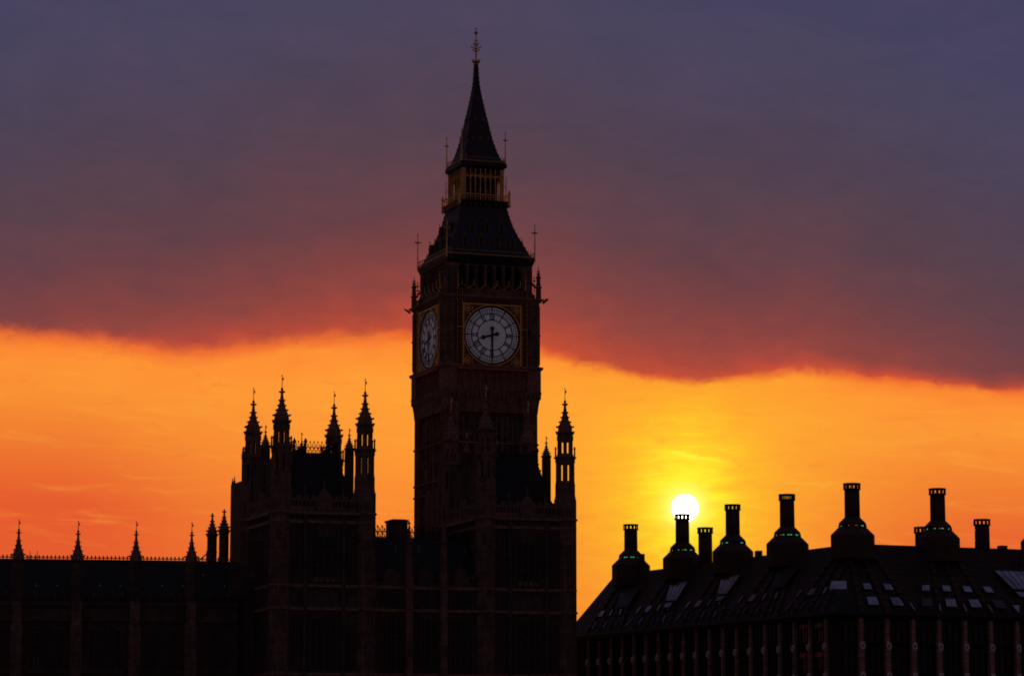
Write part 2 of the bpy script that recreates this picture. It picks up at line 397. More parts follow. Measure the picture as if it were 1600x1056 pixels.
# --- dial stage
Tz = lambda py: T.z(py, 0, -HC)       # heights measured on the front face
zd = Tz(521); RD = 45.5/T.sc(zd, 0, -HC)
def stage_side(m):
    h = HC
    m.box(-h+.4, h-.4, -h+.5, 0, zc0+.45, zc1)
    c = .45                                                       # chamfered corner pier
    m.lathe(-h+PW/2, -h+PW/2, [(zc0+.45, PW/2*1.085), (zc1, PW/2*1.085)], 8, pi/8)
    for dx in (-.38, .0, .38):
        for zz in (zc0+.8, (zc0+zc1)/2+.2):
            m.box(-h+PW/2+dx-.05, -h+PW/2+dx+.05, -h-.07, -h+.1, zz, zz + (zc1-zc0)/2-.9)
            m.box(h-PW/2+dx-.05, h-PW/2+dx+.05, -h-.07, -h+.1, zz, zz + (zc1-zc0)/2-.9)
    for s_ in (-1, 1):
        m.octa((s_*(h-PW/2), -h-.05, (zc0+zc1)/2+.1), .3, .4); m.octa((s_*(h-PW/2), -h-.05, (zc0+zc1)/2-2.6), .22, .35)
rot4(stage_side).build('dial_stage', STONE, tower)

# clock face: frame part, with dial, rings, numerals and hands as its sub-parts (built on the side facing -y)
fy = -HC
A = (T.u(815, -HC, zd) - T.u(724, -HC, zd))/2                    # half side of the gilt square
ztop, zbot = Tz(475), Tz(572)
zd = (ztop+zbot)/2; AH = (ztop-zbot)/2
RD = min(A, AH)*.905
m = MB()
m.box(-A-.55, A+.55, fy+.3, fy+.52, zbot-.1, ztop+.1)
clock = m.build('clock_face', BLACK, tower)
m = MB()
bw = .15
m.box(-A, A, fy+.08, fy+.31, ztop-bw, ztop); m.box(-A, A, fy+.08, fy+.31, zbot, zbot+bw)
m.box(-A, -A+bw, fy+.08, fy+.31, zbot+bw, ztop-bw); m.box(A-bw, A, fy+.08, fy+.31, zbot+bw, ztop-bw)
m.vring(0, zd, fy+.05, fy+.31, RD+.36, RD+.24, 72)
m.build('gilt_frame', GOLD, clock)
m = MB()
for sx_ in (-1, 1):
    for sz_ in (-1, 1):
        pts = [(sx_*(A-bw), zd+sz_*(AH-bw))]
        for i in range(13):
            a = (pi/2)*i/12; pts.append((sx_*min((RD+.4)*cos(a), A-bw), zd+sz_*min((RD+.4)*sin(a), AH-bw)))
        if sx_*sz_ < 0: pts = pts[::-1]
        m.vpoly(pts, fy+.18, fy+.3)
m.build('spandrel', mat('red_spandrel', (.26, .085, .05), (.09, .03, .025), 9, .6), clock)
m = MB()
for sx_ in (-1, 1):
    for sz_ in (-1, 1):
        cx, cz = sx_*(A-.62), zd+sz_*(AH-.62)
        m.vring(cx, cz, fy+.1, fy+.19, .42, .33, 20); m.vdisc(cx, cz, fy+.1, fy+.19, .18, 12)
        m.box(cx-.42, cx+.42, fy+.12, fy+.185, cz-sz_*.62-.03, cz-sz_*.62+.03); m.box(cx-sx_*.62-.03, cx-sx_*.62+.03, fy+.12, fy+.185, cz-.42, cz+.42)
        m.octa((sx_*(A-1.25), fy+.15, zd+sz_*(AH-.3)), .13); m.octa((sx_*(A-.3), fy+.15, zd+sz_*(AH-1.25)), .13)
        m.octa((sx_*(A-1.9), fy+.15, zd+sz_*(AH-.24)), .09); m.octa((sx_*(A-.24), fy+.15, zd+sz_*(AH-1.9)), .09)
m.build('rosette', GOLD, clock)
m = MB(); m.vdisc(0, zd, fy+.22, fy+.32, RD, 72); m.build('dial', OPAL, clock)
m = MB()
for ro, ri in ((RD+.24, RD-.02), (RD*.95, RD*.922), (RD*.795, RD*.755), (RD*.56, RD*.53)):
    m.vring(0, zd, fy+.19, fy+.225, ro, ri, 72)
def radial(m, ang, r0, r1, w, y0, y1, w1=None):                   # ang clockwise from twelve
    w1 = w if w1 is None else w1
    dx, dz = sin(ang), cos(ang); px_, pz_ = cos(ang), -sin(ang)
    m.vpoly([(dx*r0-px_*w, zd+dz*r0-pz_*w), (dx*r0+px_*w, zd+dz*r0+pz_*w), (dx*r1+px_*w1, zd+dz*r1+pz_*w1), (dx*r1-px_*w1, zd+dz*r1-pz_*w1)], y0, y1)
for i in range(12): radial(m, i*pi/6, RD*.74, RD*.99, .075, fy+.185, fy+.222)
for i in range(60):
    radial(m, i*pi/30, RD*.78, RD*.94, .02, fy+.195, fy+.222)
    radial(m, i*pi/30, RD*.835, RD*.885, .06, fy+.195, fy+.222)
for i in range(24): radial(m, (i+.5)*pi/12, RD*.1, RD*.54, .005, fy+.19, fy+.222)
m.build('dial_tracery', BLACK, clock)
NUM = ['XII', 'I', 'II', 'III', 'IV', 'V', 'VI', 'VII', 'VIII', 'IX', 'X', 'XI']
r0, r1 = RD*.565, RD*.725; H_ = r1-r0
for i, s_ in enumerate(NUM):
    m = MB()
    ws = {'I': .17, 'V': .34, 'X': .36}; tot = sum(ws[c] for c in s_); x = -tot/2; ang = i*pi/6
    def P(lx, lr): return (cos(ang)*lx + sin(ang)*(r0+lr), zd - sin(ang)*lx + cos(ang)*(r0+lr))
    def stroke(xa, xb, w):
        m.vpoly([P(xa-w, 0), P(xa+w, 0), P(xb+w, H_), P(xb-w, H_)], fy+.18, fy+.222)
    for c in s_:
        q = ws[c]; a, b = x+.03, x+q-.03; mid = x+q/2
        if c == 'I': stroke(mid, mid, .055)
        elif c == 'V': stroke(mid, a+.03, .055); stroke(mid, b-.02, .022)
        else: stroke(b-.03, a+.03, .055); stroke(a+.02, b-.02, .022)
        x += q
    for lr in (0, H_):
        m.vpoly([P(-tot/2, lr-.025), P(tot/2, lr-.025), P(tot/2, lr+.025), P(-tot/2, lr+.025)], fy+.18, fy+.222)
    m.build('numeral', BLACK, clock)
# 8:30
m = MB(); am = pi
radial(m, am, -RD*.24, RD*.1, .13, fy+.08, fy+.12, .15); radial(m, am, RD*.1, RD*.93, .15, fy+.08, fy+.12, .08)
m.vdisc(sin(am)*-RD*.24, zd - RD*.24*cos(am), fy+.075, fy+.12, .27, 16)
m.build('minute_hand', BLACK, clock)
m = MB(); ah = R(255)
radial(m, ah, -RD*.2, RD*.2, .16, fy+.13, fy+.16, .14); radial(m, ah, RD*.2, RD*.56, .15, fy+.13, fy+.16, .03)
m.vdisc(sin(ah)*RD*.34, zd + RD*.34*cos(ah), fy+.125, fy+.16, .28, 16); m.vdisc(-sin(ah)*RD*.2, zd - RD*.2*cos(ah), fy+.125, fy+.16, .26, 16)
m.vdisc(0, zd, fy+.05, fy+.2, .2, 16)
m.build('hour_hand', BLACK, clock)
# gilded studded strips beside the dial
m = MB()
zl0, zl1 = Tz(572), Tz(453)
for s_ in (-1, 1):
    x = s_*(A+.42)
    m.box(x-.34, x-.30, fy+.06, fy+.28, zl0, zl1); m.box(x+.30, x+.34, fy+.06, fy+.28, zl0, zl1)
    n = 31
    for i in range(n):
        z = zl0 + (zl1-zl0)*(i+.5)/n
        if i == n//2: m.box(x-.3, x+.3, fy+.05, fy+.28, z-.05, z+.05); continue
        for dx in ((-.19, .19) if i % 2 else (0,)): m.octa((x+dx, fy+.16, z), .13, .14)
m.build('gilt_strip', GOLD, clock)
m = MB()
for s_ in (-1, 1): m.box(s_*(A+.42)-.36, s_*(A+.42)+.36, fy+.2, fy+.45, zl0-.05, zl1+.02)
m.build('strip_backing', PANEL, clock)
m = MB(); m.box(-A-.75, A+.75, fy-.36, fy+.3, Tz(578.5), Tz(575.8)); m.build('sill', mat('red_lit_sill', (.55, .17, .11), None, 3, .7), clock)  # face of the band; the red light on it is put into the colour
for k in (1, 2, 3):
    c = copy_tree(clock, tower); c.rotation_euler = (0, 0, k*pi/2)
# --- pierced band over the dials
zz0, zz1 = Tz(466), Tz(448)
def band_side(m):
    h = HC
    m.box(-h+PW, h-PW, -h+.25, -h+1.6, zc1, zz0); m.box(-h+PW, h-PW, -h+.45, -h+1.2, zz0, zz1-.25)
rot4(band_side).build('parapet', STONE, tower)
def orn(m):
    h = HC; w = h-PW
    for i in range(9):
        x = -w+.4+(2*w-.8)*i/8; m.octa((x, -h+.22, (zc1+zz0)/2-.1), .17 if i % 2 == 0 else .1)
    for i in range(17):
        x = -w+.3+(2*w-.6)*i/16; m.octa((x, -h+.22, zc1-.75), .09)
    m.box(-w, w, -h+.18, -h+.26, zz0-.05, zz0+.05)
    for i in range(25):
        x = -w+.1+(2*w-.2)*i/24; m.octa((x, -h+.42, zz0+.22+.16*(i % 2)), .07); m.octa((x, -h+.42, zz1-.42-.12*(i % 2)), .06)
    for i in range(6):
        x = -w + 2*w*(i+.5)/6; q = w/6
        for k in range(5):
            xx = x-q+2*q*k/4
            m.octa((xx, -h+.40, zz0+.35+.2*(k % 2)), .08)
        m.tube((x-q, -h+.38, zz1-.35), (x, -h+.38, zz1+.30), .05, n=4); m.tube((x+q, -h+.38, zz1-.35), (x, -h+.38, zz1+.30), .05, n=4)
        m.tube((x, -h+.38, zz1+.3), (x, -h+.38, zz1+.75), .045, n=4); m.octa((x, -h+.38, zz1+.78), .11, .14)
    for s_ in (-1, 1):
        x = s_*(w-.25+.1)
        m.tube((x, -h+.15, zz1-.2), (x, -h+.15, zz1+1.5), .08, .04, n=4); m.octa((x, -h+.15, zz1+1.35), .24, .16); m.octa((x, -h+.15, zz1+.75), .3, .12); m.octa((x, -h+.15, zz1+1.7), .1, .2)
for k in range(4):
    mm = MB(); orn(mm); o = mm.build('gilt_tracery', GOLD, tower); o.rotation_euler = (0, 0, k*pi/2)
m = MB(); m.sq(0, 0, [(zc1-.5, HC-.35), (zc1-.2, HC+.02), (zc1-.05, HC+.30), (zc1+.12, HC+.32), (zc1+.3, HC-.3), (zc1+.32, HB)])
m.build('cornice', CARVE, tower)
def garg(m):
    h = HC+.2
    for s_ in (-1, 1):
        m.tube((-h, -h, zc1-.35), (-h-.62, -h-.30, zc1+.12), .16, .09, n=6) if s_ < 0 else m.tube((-h, -h, zc1-.35), (-h-.30, -h-.62, zc1+.12), .16, .09, n=6)
rot4(garg).build('gargoyle', CARVE, tower)
# corner pinnacles with little flying arches
def pinn():
    m = MB(); x = y = -(HC-.22)
    zq = zc1+.3; top = T.z(416, HC, -HC)
    m.lathe(x, y, [(zq-.6, .34), (zq+1.2, .32), (zq+1.25, .42), (zq+1.4, .42), (zq+1.45, .26), (zq+2.4, .22), (zq+2.45, .33), (zq+2.6, .33), (top-1.1, .1), (top-.9, .16), (top-.75, .06), (top-.2, .04), (top, .01)], 8, pi/8)
    for k, zz in enumerate((zq+1.7, zq+2.15, zq+2.95, zq+3.3)):
        for i in range(4): a = i*pi/2; m.octa((x+.27*cos(a)*(1-.15*k), y+.27*sin(a)*(1-.15*k), zz), .1)
    for s_ in (0, 1):
        P0 = (x, y, zq+1.1); n = 5; pr = None
        for i in range(n+1):
            t_ = i/n; d = (HC-HB+.35)*t_; zz = zq+1.1+1.6*(1-cos(t_*pi/2))+.1
            p = (x+d*.9, y+d*.9, zz)
            if pr: m.tube(pr, p, .12, n=5)
            pr = p
    return m
pm = pinn().build('pinnacle', STONE, tower)
for k in (1, 2, 3):
    c = copy_tree(pm, tower); c.rotation_euler = (0, 0, k*pi/2)
# --- belfry
zbb = zc1+.3; zlint = zt(424)
def belf(m):
    h = HB; pw = 1.35
    m.box(-h+.02, -h+pw, -h+.02, -h+pw, zbb, zlint)
    for dx in (.3, .68, 1.05): m.box(-h+dx-.05, -h+dx+.05, -h-.06, -h+.05, zbb, zlint-.3); m.box(h-dx-.05, h-dx+.05, -h-.06, -h+.05, zbb, zlint-.3)
    inner = 2*(h-pw); n = 7
    for i in range(1, n):
        x = -h+pw+inner*i/n; m.box(x-.17, x+.17, -h+.12, -h+.75, zbb, zlint); m.box(x-.06, x+.06, -h+.0, -h+.13, zbb, zlint-.2)
    for i in range(n):
        x = -h+pw+inner*(i+.5)/n; q = inner/n*.5
        m.vpoly([(x-q, zlint), (x-q, zlint-.75), (x-q*.6, zlint-.3), (x, zlint-.1), (x+q*.6, zlint-.3), (x+q, zlint-.75), (x+q, zlint)], -h+.2, -h+.6)
    m.box(-h+.3, h-.3, -h+.2, -h+.8, zbb, zbb+.9)
rot4(belf).build('belfry', STONE, tower)
m = MB(); m.box(-HB+1.3, HB-1.3, -HB+1.3, HB-1.3, zbb, zlint+.2); m.build('belfry_core', BLACK, tower)
m = MB(); m.sq(0, 0, [(zlint, HB-.2), (zlint+.05, HB+.02), (zt(416), hw(184, 416)), (zt(412), hw(186, 412)), (zt(411), hw(180, 411))])
m.build('eaves', BLACK, tower)
# --- lower roof
prof = [(412, 180), (408, 171), (396, 157), (376, 133), (356, 113), (340, 103), (331, 98), (326, 97)]
m = MB(); m.sq(0, 0, [(zt(p), hw(w, p)) for p, w in prof])
lroof = m.build('lower_roof', IRON, tower)
def hwz(z, pr):
    zz = [(zt(p), hw(w, p)) for p, w in pr]
    for (a, ha), (b, hb) in zip(zz, zz[1:]):
        if a <= z <= b: return ha + (hb-ha)*(z-a)/(b-a)
    return zz[-1][1] if z > zz[-1][0] else zz[0][1]
def cresting(m, h, z, n, r=.09, ht=.35, two=True):                 # little gilt leaves along one side
    for i in range(n):
        x = -h+.1+(2*h-.2)*(i+.5)/n
        m.octa((x, -h, z+ht), r, r*1.3)
        if two: m.octa((x+(h/n), -h, z), r*.8)
    m.box(-h, h, -h-.03, -h+.03, z-.12, z-.07)
def side_objs(name, fn, matl, parent, vis=(0, 1, 2, 3)):
    for k in vis:
        mm = MB(); fn(mm); o = mm.build(name, matl, parent); o.rotation_euler = (0, 0, k*pi/2)
side_objs('gilt_cresting', lambda m: cresting(m, hw(184, 410), zt(409), 34, .085, .38), GOLD, lroof)
def dormer_at(x, z, w, h):
    def fn(m):
        yb = -hwz(z, prof); yt = -hwz(z+h, prof)
        m.vpoly([(x-w, z), (x+w, z), (x+w, z+h*.55), (x, z+h), (x-w, z+h*.55)], yb-.12, yt+.6)
    def gl(m):
        yb = -hwz(z, prof)-.19
        m.box(x-w-.05, x-w+.04, yb, yb+.12, z-.1, z+h*.6); m.box(x+w-.04, x+w+.05, yb, yb+.12, z-.1, z+h*.6)
        m.tube((x-w-.08, yb+.03, z+h*.52), (x, yb+.03, z+h*1.04), .045, n=4); m.tube((x+w+.08, yb+.03, z+h*.52), (x, yb+.03, z+h*1.04), .045, n=4)
        m.tube((x, yb+.03, z+h), (x, yb+.03, z+h*1.35), .035, .02, n=4); m.octa((x, yb+.03, z+h*1.25), .10)
    return fn, gl
for row, (py, n, sp_) in enumerate(((386, 4, 2.05), (362, 3, 1.9))):
    for i in range(n):
        x = (i-(n-1)/2)*sp_
        for k in range(4):
            f1, f2 = dormer_at(x, T.z(py, 0, -hwz(zt(py), prof)), .3, 1.25)
            mm = MB(); f1(mm); o = mm.build('dormer', BLACK, lroof); o.rotation_euler = (0, 0, k*pi/2)
            mm = MB(); f2(mm); o = mm.build('dormer_trim', REDGOLD, lroof); o.rotation_euler = (0, 0, k*pi/2)
def hipcrock(m, pr, n, r=.09):
    z0, z1 = zt(pr[0][0]), zt(pr[-1][0])
    for i in range(n):
        z = z0+(z1-z0)*(i+.6)/n; h = hwz(z, pr)
        m.octa((-h-.03, -h-.03, z), r, r*1.5)
side_objs('hip_crockets', lambda m: hipcrock(m, prof, 12, .07), REDGOLD, lroof)
# gilt corner poles with crosses at the eaves
def pole(h, z0, z1, arm, zc):
    m = MB(); x = y = -h
    m.tube((x, y, z0), (x, y, z1), .09, .045, n=5)
    for a in (0, pi/2): m.cbox(x, y, zc, arm*2, .09, .12, a)
    for i in range(4): a = i*pi/2; m.octa((x+arm*cos(a), y+arm*sin(a), zc), .11)
    m.octa((x, y, zc), .16); m.octa((x, y, z1), .09, .2)
    m.octa((x, y, z0+(zc-z0)*.5), .12)
    for dx, dy in ((.5, 0), (0, .5)):
        m.tube((x+dx*1.1, y+dy*1.1, z0), (x+dx*1.1, y+dy*1.1, z0+1.3), .05, .02, n=4); m.tube((x, y, z0+.6), (x+dx*1.1, y+dy*1.1, z0+.6), .03, n=4)
    return m
pz0 = zt(414); o = pole(hw(184, 412), pz0-.2, pz0+4.4, .36, pz0+3.4).build('corner_pole', GOLD, tower)
for k in (1, 2, 3): c = copy_tree(o, tower); c.rotation_euler = (0, 0, k*pi/2)
# --- gallery and lantern
zg = zt(322)
m = MB(); m.sq(0, 0, [(zt(331), hw(97, 326)), (zt(326), hw(104, 326)), (zt(321), hw(107, 322)), (zt(320), hw(107, 322)), (zt(319.5), hw(88, 320))])
m.build('gallery_floor', BLACK, tower)
HG = hw(106, 322)
def gal(m):
    n = 20
    for i in range(n):
        x = -HG+.1+2*(HG-.1)*i/(n-1); m.tube((x, -HG+.08, zg), (x, -HG+.08, zg+.95), .03, n=4); 
        if i % 2 == 0: m.octa((x, -HG+.08, zg+1.0), .08, .12); m.octa((x, -HG+.02, zg-.45), .1, .14)
        else: m.octa((x, -HG+.08, zg+.5), .09)
    m.box(-HG, HG, -HG+.04, -HG+.12, zg+.82, zg+.90)
side_objs('gallery_railing', gal, GOLD, tower)
def galpole(m):
    m.lathe(-HG+.05, -HG+.05, [(zg-.7, .05), (zg-.4, .2), (zg+.2, .16), (zg+.9, .14), (zg+1.1, .2), (zg+1.6, .03)], 6)
    m.tube((-HG+.35, -HG+.35, zg), (-HG+.35, -HG+.35, zt(281)), .08, .05, n=5)
    m.tube((-HG+.35, -HG+.35, zt(300)), (-HG+.75, -HG+.75, zt(288)), .05, n=4)
side_objs('gallery_pinnacle', galpole, GOLD, tower)
HL = hw(87, 295); zl0_, zl1_ = zt(320), zt(270)
def lant(m):
    h = HL; n = 7; pw = .42
    m.box(-h, -h+pw, -h, -h+pw, zl0_, zl1_)
    inner = 2*(h-pw)
    for dx in (.10, .34): m.box(-h+dx-.05, -h+dx+.05, -h-.07, -h+.02, zl0_, zl1_); m.box(h-dx-.05, h-dx+.05, -h-.07, -h+.02, zl0_, zl1_)
    for i in range(n+1):
        x = -h+pw+inner*i/n; m.tube((x, -h+.05, zl0_), (x, -h+.05, zl1_), .075, n=6)
    for i in range(n):
        x = -h+pw+inner*(i+.5)/n; q = inner/n*.5; zh = zl0_+(zl1_-zl0_)*.66
        m.vpoly([(x-q, zh+.55), (x-q, zh-.15), (x-q*.55, zh+.22), (x, zh+.45), (x+q*.55, zh+.22), (x+q, zh-.15), (x+q, zh+.55)], -h+.12, -h+.22)
        m.octa((x, -h+.1, zh+.62), .09, .3); m.octa((x, -h+.1, zh+1.15), .07, .12)
    m.box(-h+pw, h-pw, -h+.08, -h+.2, zl0_+.5, zl0_+.58)
mg = mat('tarnished_gilding', (.95, .55, .22), (.40, .19, .08), 4, .42, metal=.6)
rot4(lant).build('lantern', mg, tower)
m = MB()
m.box(-HL+.6, HL-.6, -HL+.6, HL-.6, zl0_, zl1_+.2)
def lpan(m): m.box(-HL+.4, HL-.4, -HL+.24, -HL+.5, zl1_-1.0, zl1_)
mm = rot4(lpan); m.add(mm.v, mm.f)
m.build('lantern_core', BLACK, tower)
for i in range(3): 
    m = MB(); x = -1.4+1.0*i; m.lathe(x, -HL+.42, [(zl0_+1.0, .22), (zl0_+1.15, .20), (zl0_+1.45, .12), (zl0_+1.6, .04)], 10)
    m.build('bell', CARVE, tower)
m = MB(); m.sq(0, 0, [(zl1_-.05, HL-.1), (zl1_, HL+.02), (zt(267), hw(97, 267)), (zt(262), hw(97, 264)), (zt(257), hw(90, 258)), (zt(256), hw(86, 257))])
m.build('upper_eaves', BLACK, tower)
sprof = [(257, 84), (250, 75), (240, 66), (222, 53), (200, 41.5), (180, 31.5), (150, 17.5), (133, 11.5), (115, 8.5), (98, 6.5)]
m = MB(); m.sq(0, 0, [(zt(p), hw(w, p)) for p, w in sprof])
spire = m.build('spire', IRON, tower)
side_objs('gilt_cresting', lambda m: cresting(m, hw(93, 258), zt(257.5), 20, .075, .36), GOLD, spire)
side_objs('hip_crockets', lambda m: hipcrock(m, sprof, 22, .06), REDGOLD, spire)
def lucs(m):
    for py, n, sp_ in ((222, 3, 1.05), (192, 2, 1.2), (160, 1, 0)):
        for i in range(n):
            x = (i-(n-1)/2)*sp_; z = zt(py); h = hwz(z, sprof)
            m.vpoly([(x-.14, z), (x+.14, z), (x, z+.55)], -h-.10, -h+.3)
side_objs('lucarne', lucs, REDGOLD, spire)
pz1 = zt(260); o = pole(hw(92, 260), pz1-.3, pz1+3.9, .22, pz1+2.9).build('upper_corner_pole', GOLD, tower)
for k in (1, 2, 3): c = copy_tree(o, tower); c.rotation_euler = (0, 0, k*pi/2)
m = MB()
zf = zt(98)
m.lathe(0, 0, [(zf-.5, .2), (zf-.1, .3), (zf+.0, .52), (zf+.12, .55), (zf+.14, .3), (zf+.2, .12), (zt(60), .06), (zt(57), .06), (zt(53.5), .0)], 10)
for i in range(10):
    a = 2*pi*i/10; m.octa((.5*cos(a), .5*sin(a), zf+.25), .09, .14)
m.lathe(0, 0, [(zt(55), .05), (zt(54), .17), (zt(52), .24), (zt(50), .17), (zt(49), .04), (zt(44), .02)], 10)
for py, arm in ((74, .62), (79, .42), (69, .38)):
    z = zt(py)
    for i in range(8):
        a = i*pi/4; m.tube((0, 0, z-.3), (arm*cos(a), arm*sin(a), z+.05), .028, n=4); m.octa((arm*cos(a), arm*sin(a), z+.05), .085)
for py in (64, 45.5): m.octa((0, 0, zt(py)), .16)
for a in (0, pi/2): m.cbox(0, 0, zt(64), .5, .06, .06, a)
m.build('finial', mg, tower)

# ================================================================== PALACE
PY0 = 300.0
P = Loc(xat(440, PY0, 40), PY0, YAW)
zP = lambda py, u=0, v=0: P.z(py, u, v)
s0 = P.sc(38)
aP = P.u(570, 0, 38)
bP = P.v(395, 0, 38)
uR = P.u(759, 0, 38)
print('a', aP, 'b', bP, 'uR', uR, 'a2', P.u(880, 0, 38)-uR, 'RD', RD, 'HC', HC, 'scale', s0)

def crown(m, cx, cy, zb, ztip, wb, k=1.0, crock=True):
    """ogee cap with crockets: from its base zb (width wb) to the top of its stone finial"""
    H = ztip-zb
    pf = [(0, .49), (.1, .49), (.17, .46), (.25, .39), (.35, .29), (.44, .225), (.6, .15), (.75, .095), (.83, .085), (.86, .11), (.9, .07), (.95, .10), (1, .03)]
    m.lathe(cx, cy, [(zb+H*a, wb*r) for a, r in pf], 8, pi/8)
    if crock:
        ck = k
        for fr, r, q in ((.0, .60, .10), (.16, .56, .105), (.31, .385, .09), (.45, .27, .08), (.60, .20, .075), (.855, .17, .075)):
            for i in range(8):
                a = i*pi/4 + pi/8
                m.octa((cx+wb*r*cos(a), cy+wb*r*sin(a), zb+H*(fr+.015)), wb*q*ck, wb*q*.8*ck); m.tube((cx+wb*r*.6*cos(a), cy+wb*r*.6*sin(a), zb+H*(fr-.01)), (cx+wb*r*cos(a), cy+wb*r*sin(a), zb+H*(fr+.015)), wb*q*.6*ck, n=4)
def vane(m, cx, cy, z0, z1):
    m.tube((cx, cy, z0), (cx, cy, z1), .045, .02, n=4)
    H = z1-z0
    m.cbox(cx+.07, cy, z1-H*.30, .2, .03, H*.22); m.octa((cx, cy, z1-H*.05), .09, .12); m.octa((cx, cy, z1-H*.5), .06, .1)
def oct_open(m, cx, cy, R_, z0, z1, slit, th):
    ap = R_*cos(pi/8); fw = 2*R_*sin(pi/8)
    pw = (fw-slit)/2
    for i in range(8):
        a = i*pi/4
        for s_ in (-1, 1):
            tx = s_*(slit/2+pw/2)
            m.cbox(cx+(ap-th/2)*cos(a)-tx*sin(a), cy+(ap-th/2)*sin(a)+tx*cos(a), (z0+z1)/2, th, pw, z1-z0, a)
def big_turret(cx, cy, parent, zbase, zl):
    """zl maps a photo row (for the front right turret) to a height"""
    q = 1/s0
    m = MB(); rr = lambda w: w*q/2/cos(pi/8)*1.0
    m.lathe(cx, cy, [(zbase, rr(31)), (zl(766), rr(31)), (zl(763), rr(29)), (zl(741), rr(28.5))], 8, pi/8)
    oct_open(m, cx, cy, rr(28), zl(741), zl(714), .23, .12)
    m.lathe(cx, cy, [(zl(714), rr(28)), (zl(705), rr(28)), (zl(704.5), rr(34)), (zl(702.5), rr(34)), (zl(702), rr(28)), (zl(699), rr(24)), (zl(697), rr(23.5))], 8, pi/8)
    oct_open(m, cx, cy, rr(23), zl(697), zl(678), .24, .10)
    m.lathe(cx, cy, [(zl(678), rr(23)), (zl(667), rr(23)), (zl(665.5), rr(27.5)), (zl(663.5), rr(27.5)), (zl(662), rr(23))], 8, pi/8)
    # panelled ribs on the solid drum
    for i in range(8):
        a = i*pi/4+pi/8; m.cbox(cx+rr(31)*cos(a), cy+rr(31)*sin(a), (zbase+zl(770))/2, .16, .16, zl(770)-zbase, a)
        a2 = i*pi/4; ap = rr(31)*cos(pi/8)
        for tx in (-.2, .0, .2): m.cbox(cx+(ap+.01)*cos(a2)-tx*sin(a2), cy+(ap+.01)*sin(a2)+tx*cos(a2), (zbase+zl(820))/2, .08, .06, zl(820)-zbase-.3, a2)
        for zz0_, zz1_ in ((zl(765), zl(745)), (zl(712), zl(706)), (zl(676), zl(668))):
            m.cbox(cx+rr(28 if zz1_ < zl(700) else 23)*cos(a), cy+rr(28 if zz1_ < zl(700) else 23)*sin(a), (zz0_+zz1_)/2, .12, .12, zz1_-zz0_, a)
    t_ = m.build('turret', STONE, parent)
    m = MB()
    for i in range(8):
        a = i*pi/4+pi/8; x, y = cx+rr(28.5)*cos(a), cy+rr(28.5)*sin(a)
        m.lathe(x, y, [(zl(706), .10), (zl(690), .085), (zl(689.5), .13), (zl(688.5), .13), (zl(685), .01)], 4)
    m.build('collar_pinnacle', CARVE, t_)
    m = MB(); crown(m, cx, cy, zl(663), zl(611), 23.5*q); m.build('cap', CARVE, t_)
    m = MB(); vane(m, cx, cy, zl(611.5), zl(592)); m.build('vane', GOLD, t_)
    return t_
def small_turret(cx, cy, parent, zbase, zbody, zcap, ztip, w, matl=None):
    m = MB(); r = w/2/cos(pi/8)
    m.lathe(cx, cy, [(zbase, r), (zbody, r), (zbody+.02, r*1.22), (zbody+.25, r*1.22), (zbody+.27, r*.95), (zcap, r*.95)], 8, pi/8)
    for i in range(8):
        a = i*pi/4+pi/8; m.cbox(cx+r*cos(a), cy+r*sin(a), (zbase+zbody)/2, .1, .1, (zbody-zbase)*.98, a)
    t_ = m.build('small_turret', matl or STONED, parent)
    m = MB(); H = ztip-zcap; crown(m, cx, cy, zcap, zcap+H*.78, w); m.build('cap', matl or CARVE, t_)
    m = MB(); vane(m, cx, cy, zcap+H*.77, ztip); m.build('vane', GOLD, t_)
    return t_
def pinnacle(m, cx, cy, z0, z1, w):
    m.lathe(cx, cy, [(z0, w*.7), (z0+(z1-z0)*.45, w*.6), (z0+(z1-z0)*.46, w*.85), (z0+(z1-z0)*.5, w*.85), (z0+(z1-z0)*.52, w*.5), (z1-.15, .05), (z1-.1, w*.35), (z1, .01)], 4, pi/4)
def iron_crest(m, x0, y0, x1, y1, z, h, step):
    L = sqrt((x1-x0)**2+(y1-y0)**2); n = max(2, int(L/step)); 
    for i in range(n+1):
        t_ = i/n; x, y = x0+(x1-x0)*t_, y0+(y1-y0)*t_
        m.tube((x, y, z), (x, y, z+h), .035, .02, n=4)
        m.octa((x, y, z+h*.93), .10, .16)
        m.octa((x, y, z+h*.35), .09, .12)
        if i < n:
            xm, ym = x+(x1-x0)/n/2, y+(y1-y0)/n/2
            m.tube((x, y, z+h*.3), (xm, ym, z+h*.68), .03, n=4); m.tube((x+(x1-x0)/n, y+(y1-y0)/n, z+h*.3), (xm, ym, z+h*.68), .03, n=4)
            m.octa((xm, ym, z+h*.74), .075, .12); m.octa((xm, ym, z+h*.18), .08, .1)
    for f in (.04, .5): m.tube((x0, y0, z+h*f), (x1, y1, z+h*f), .035, n=4)
    m.tube((x0, y0, z+h*.28), (x1, y1, z+h*.28), .02, n=4)

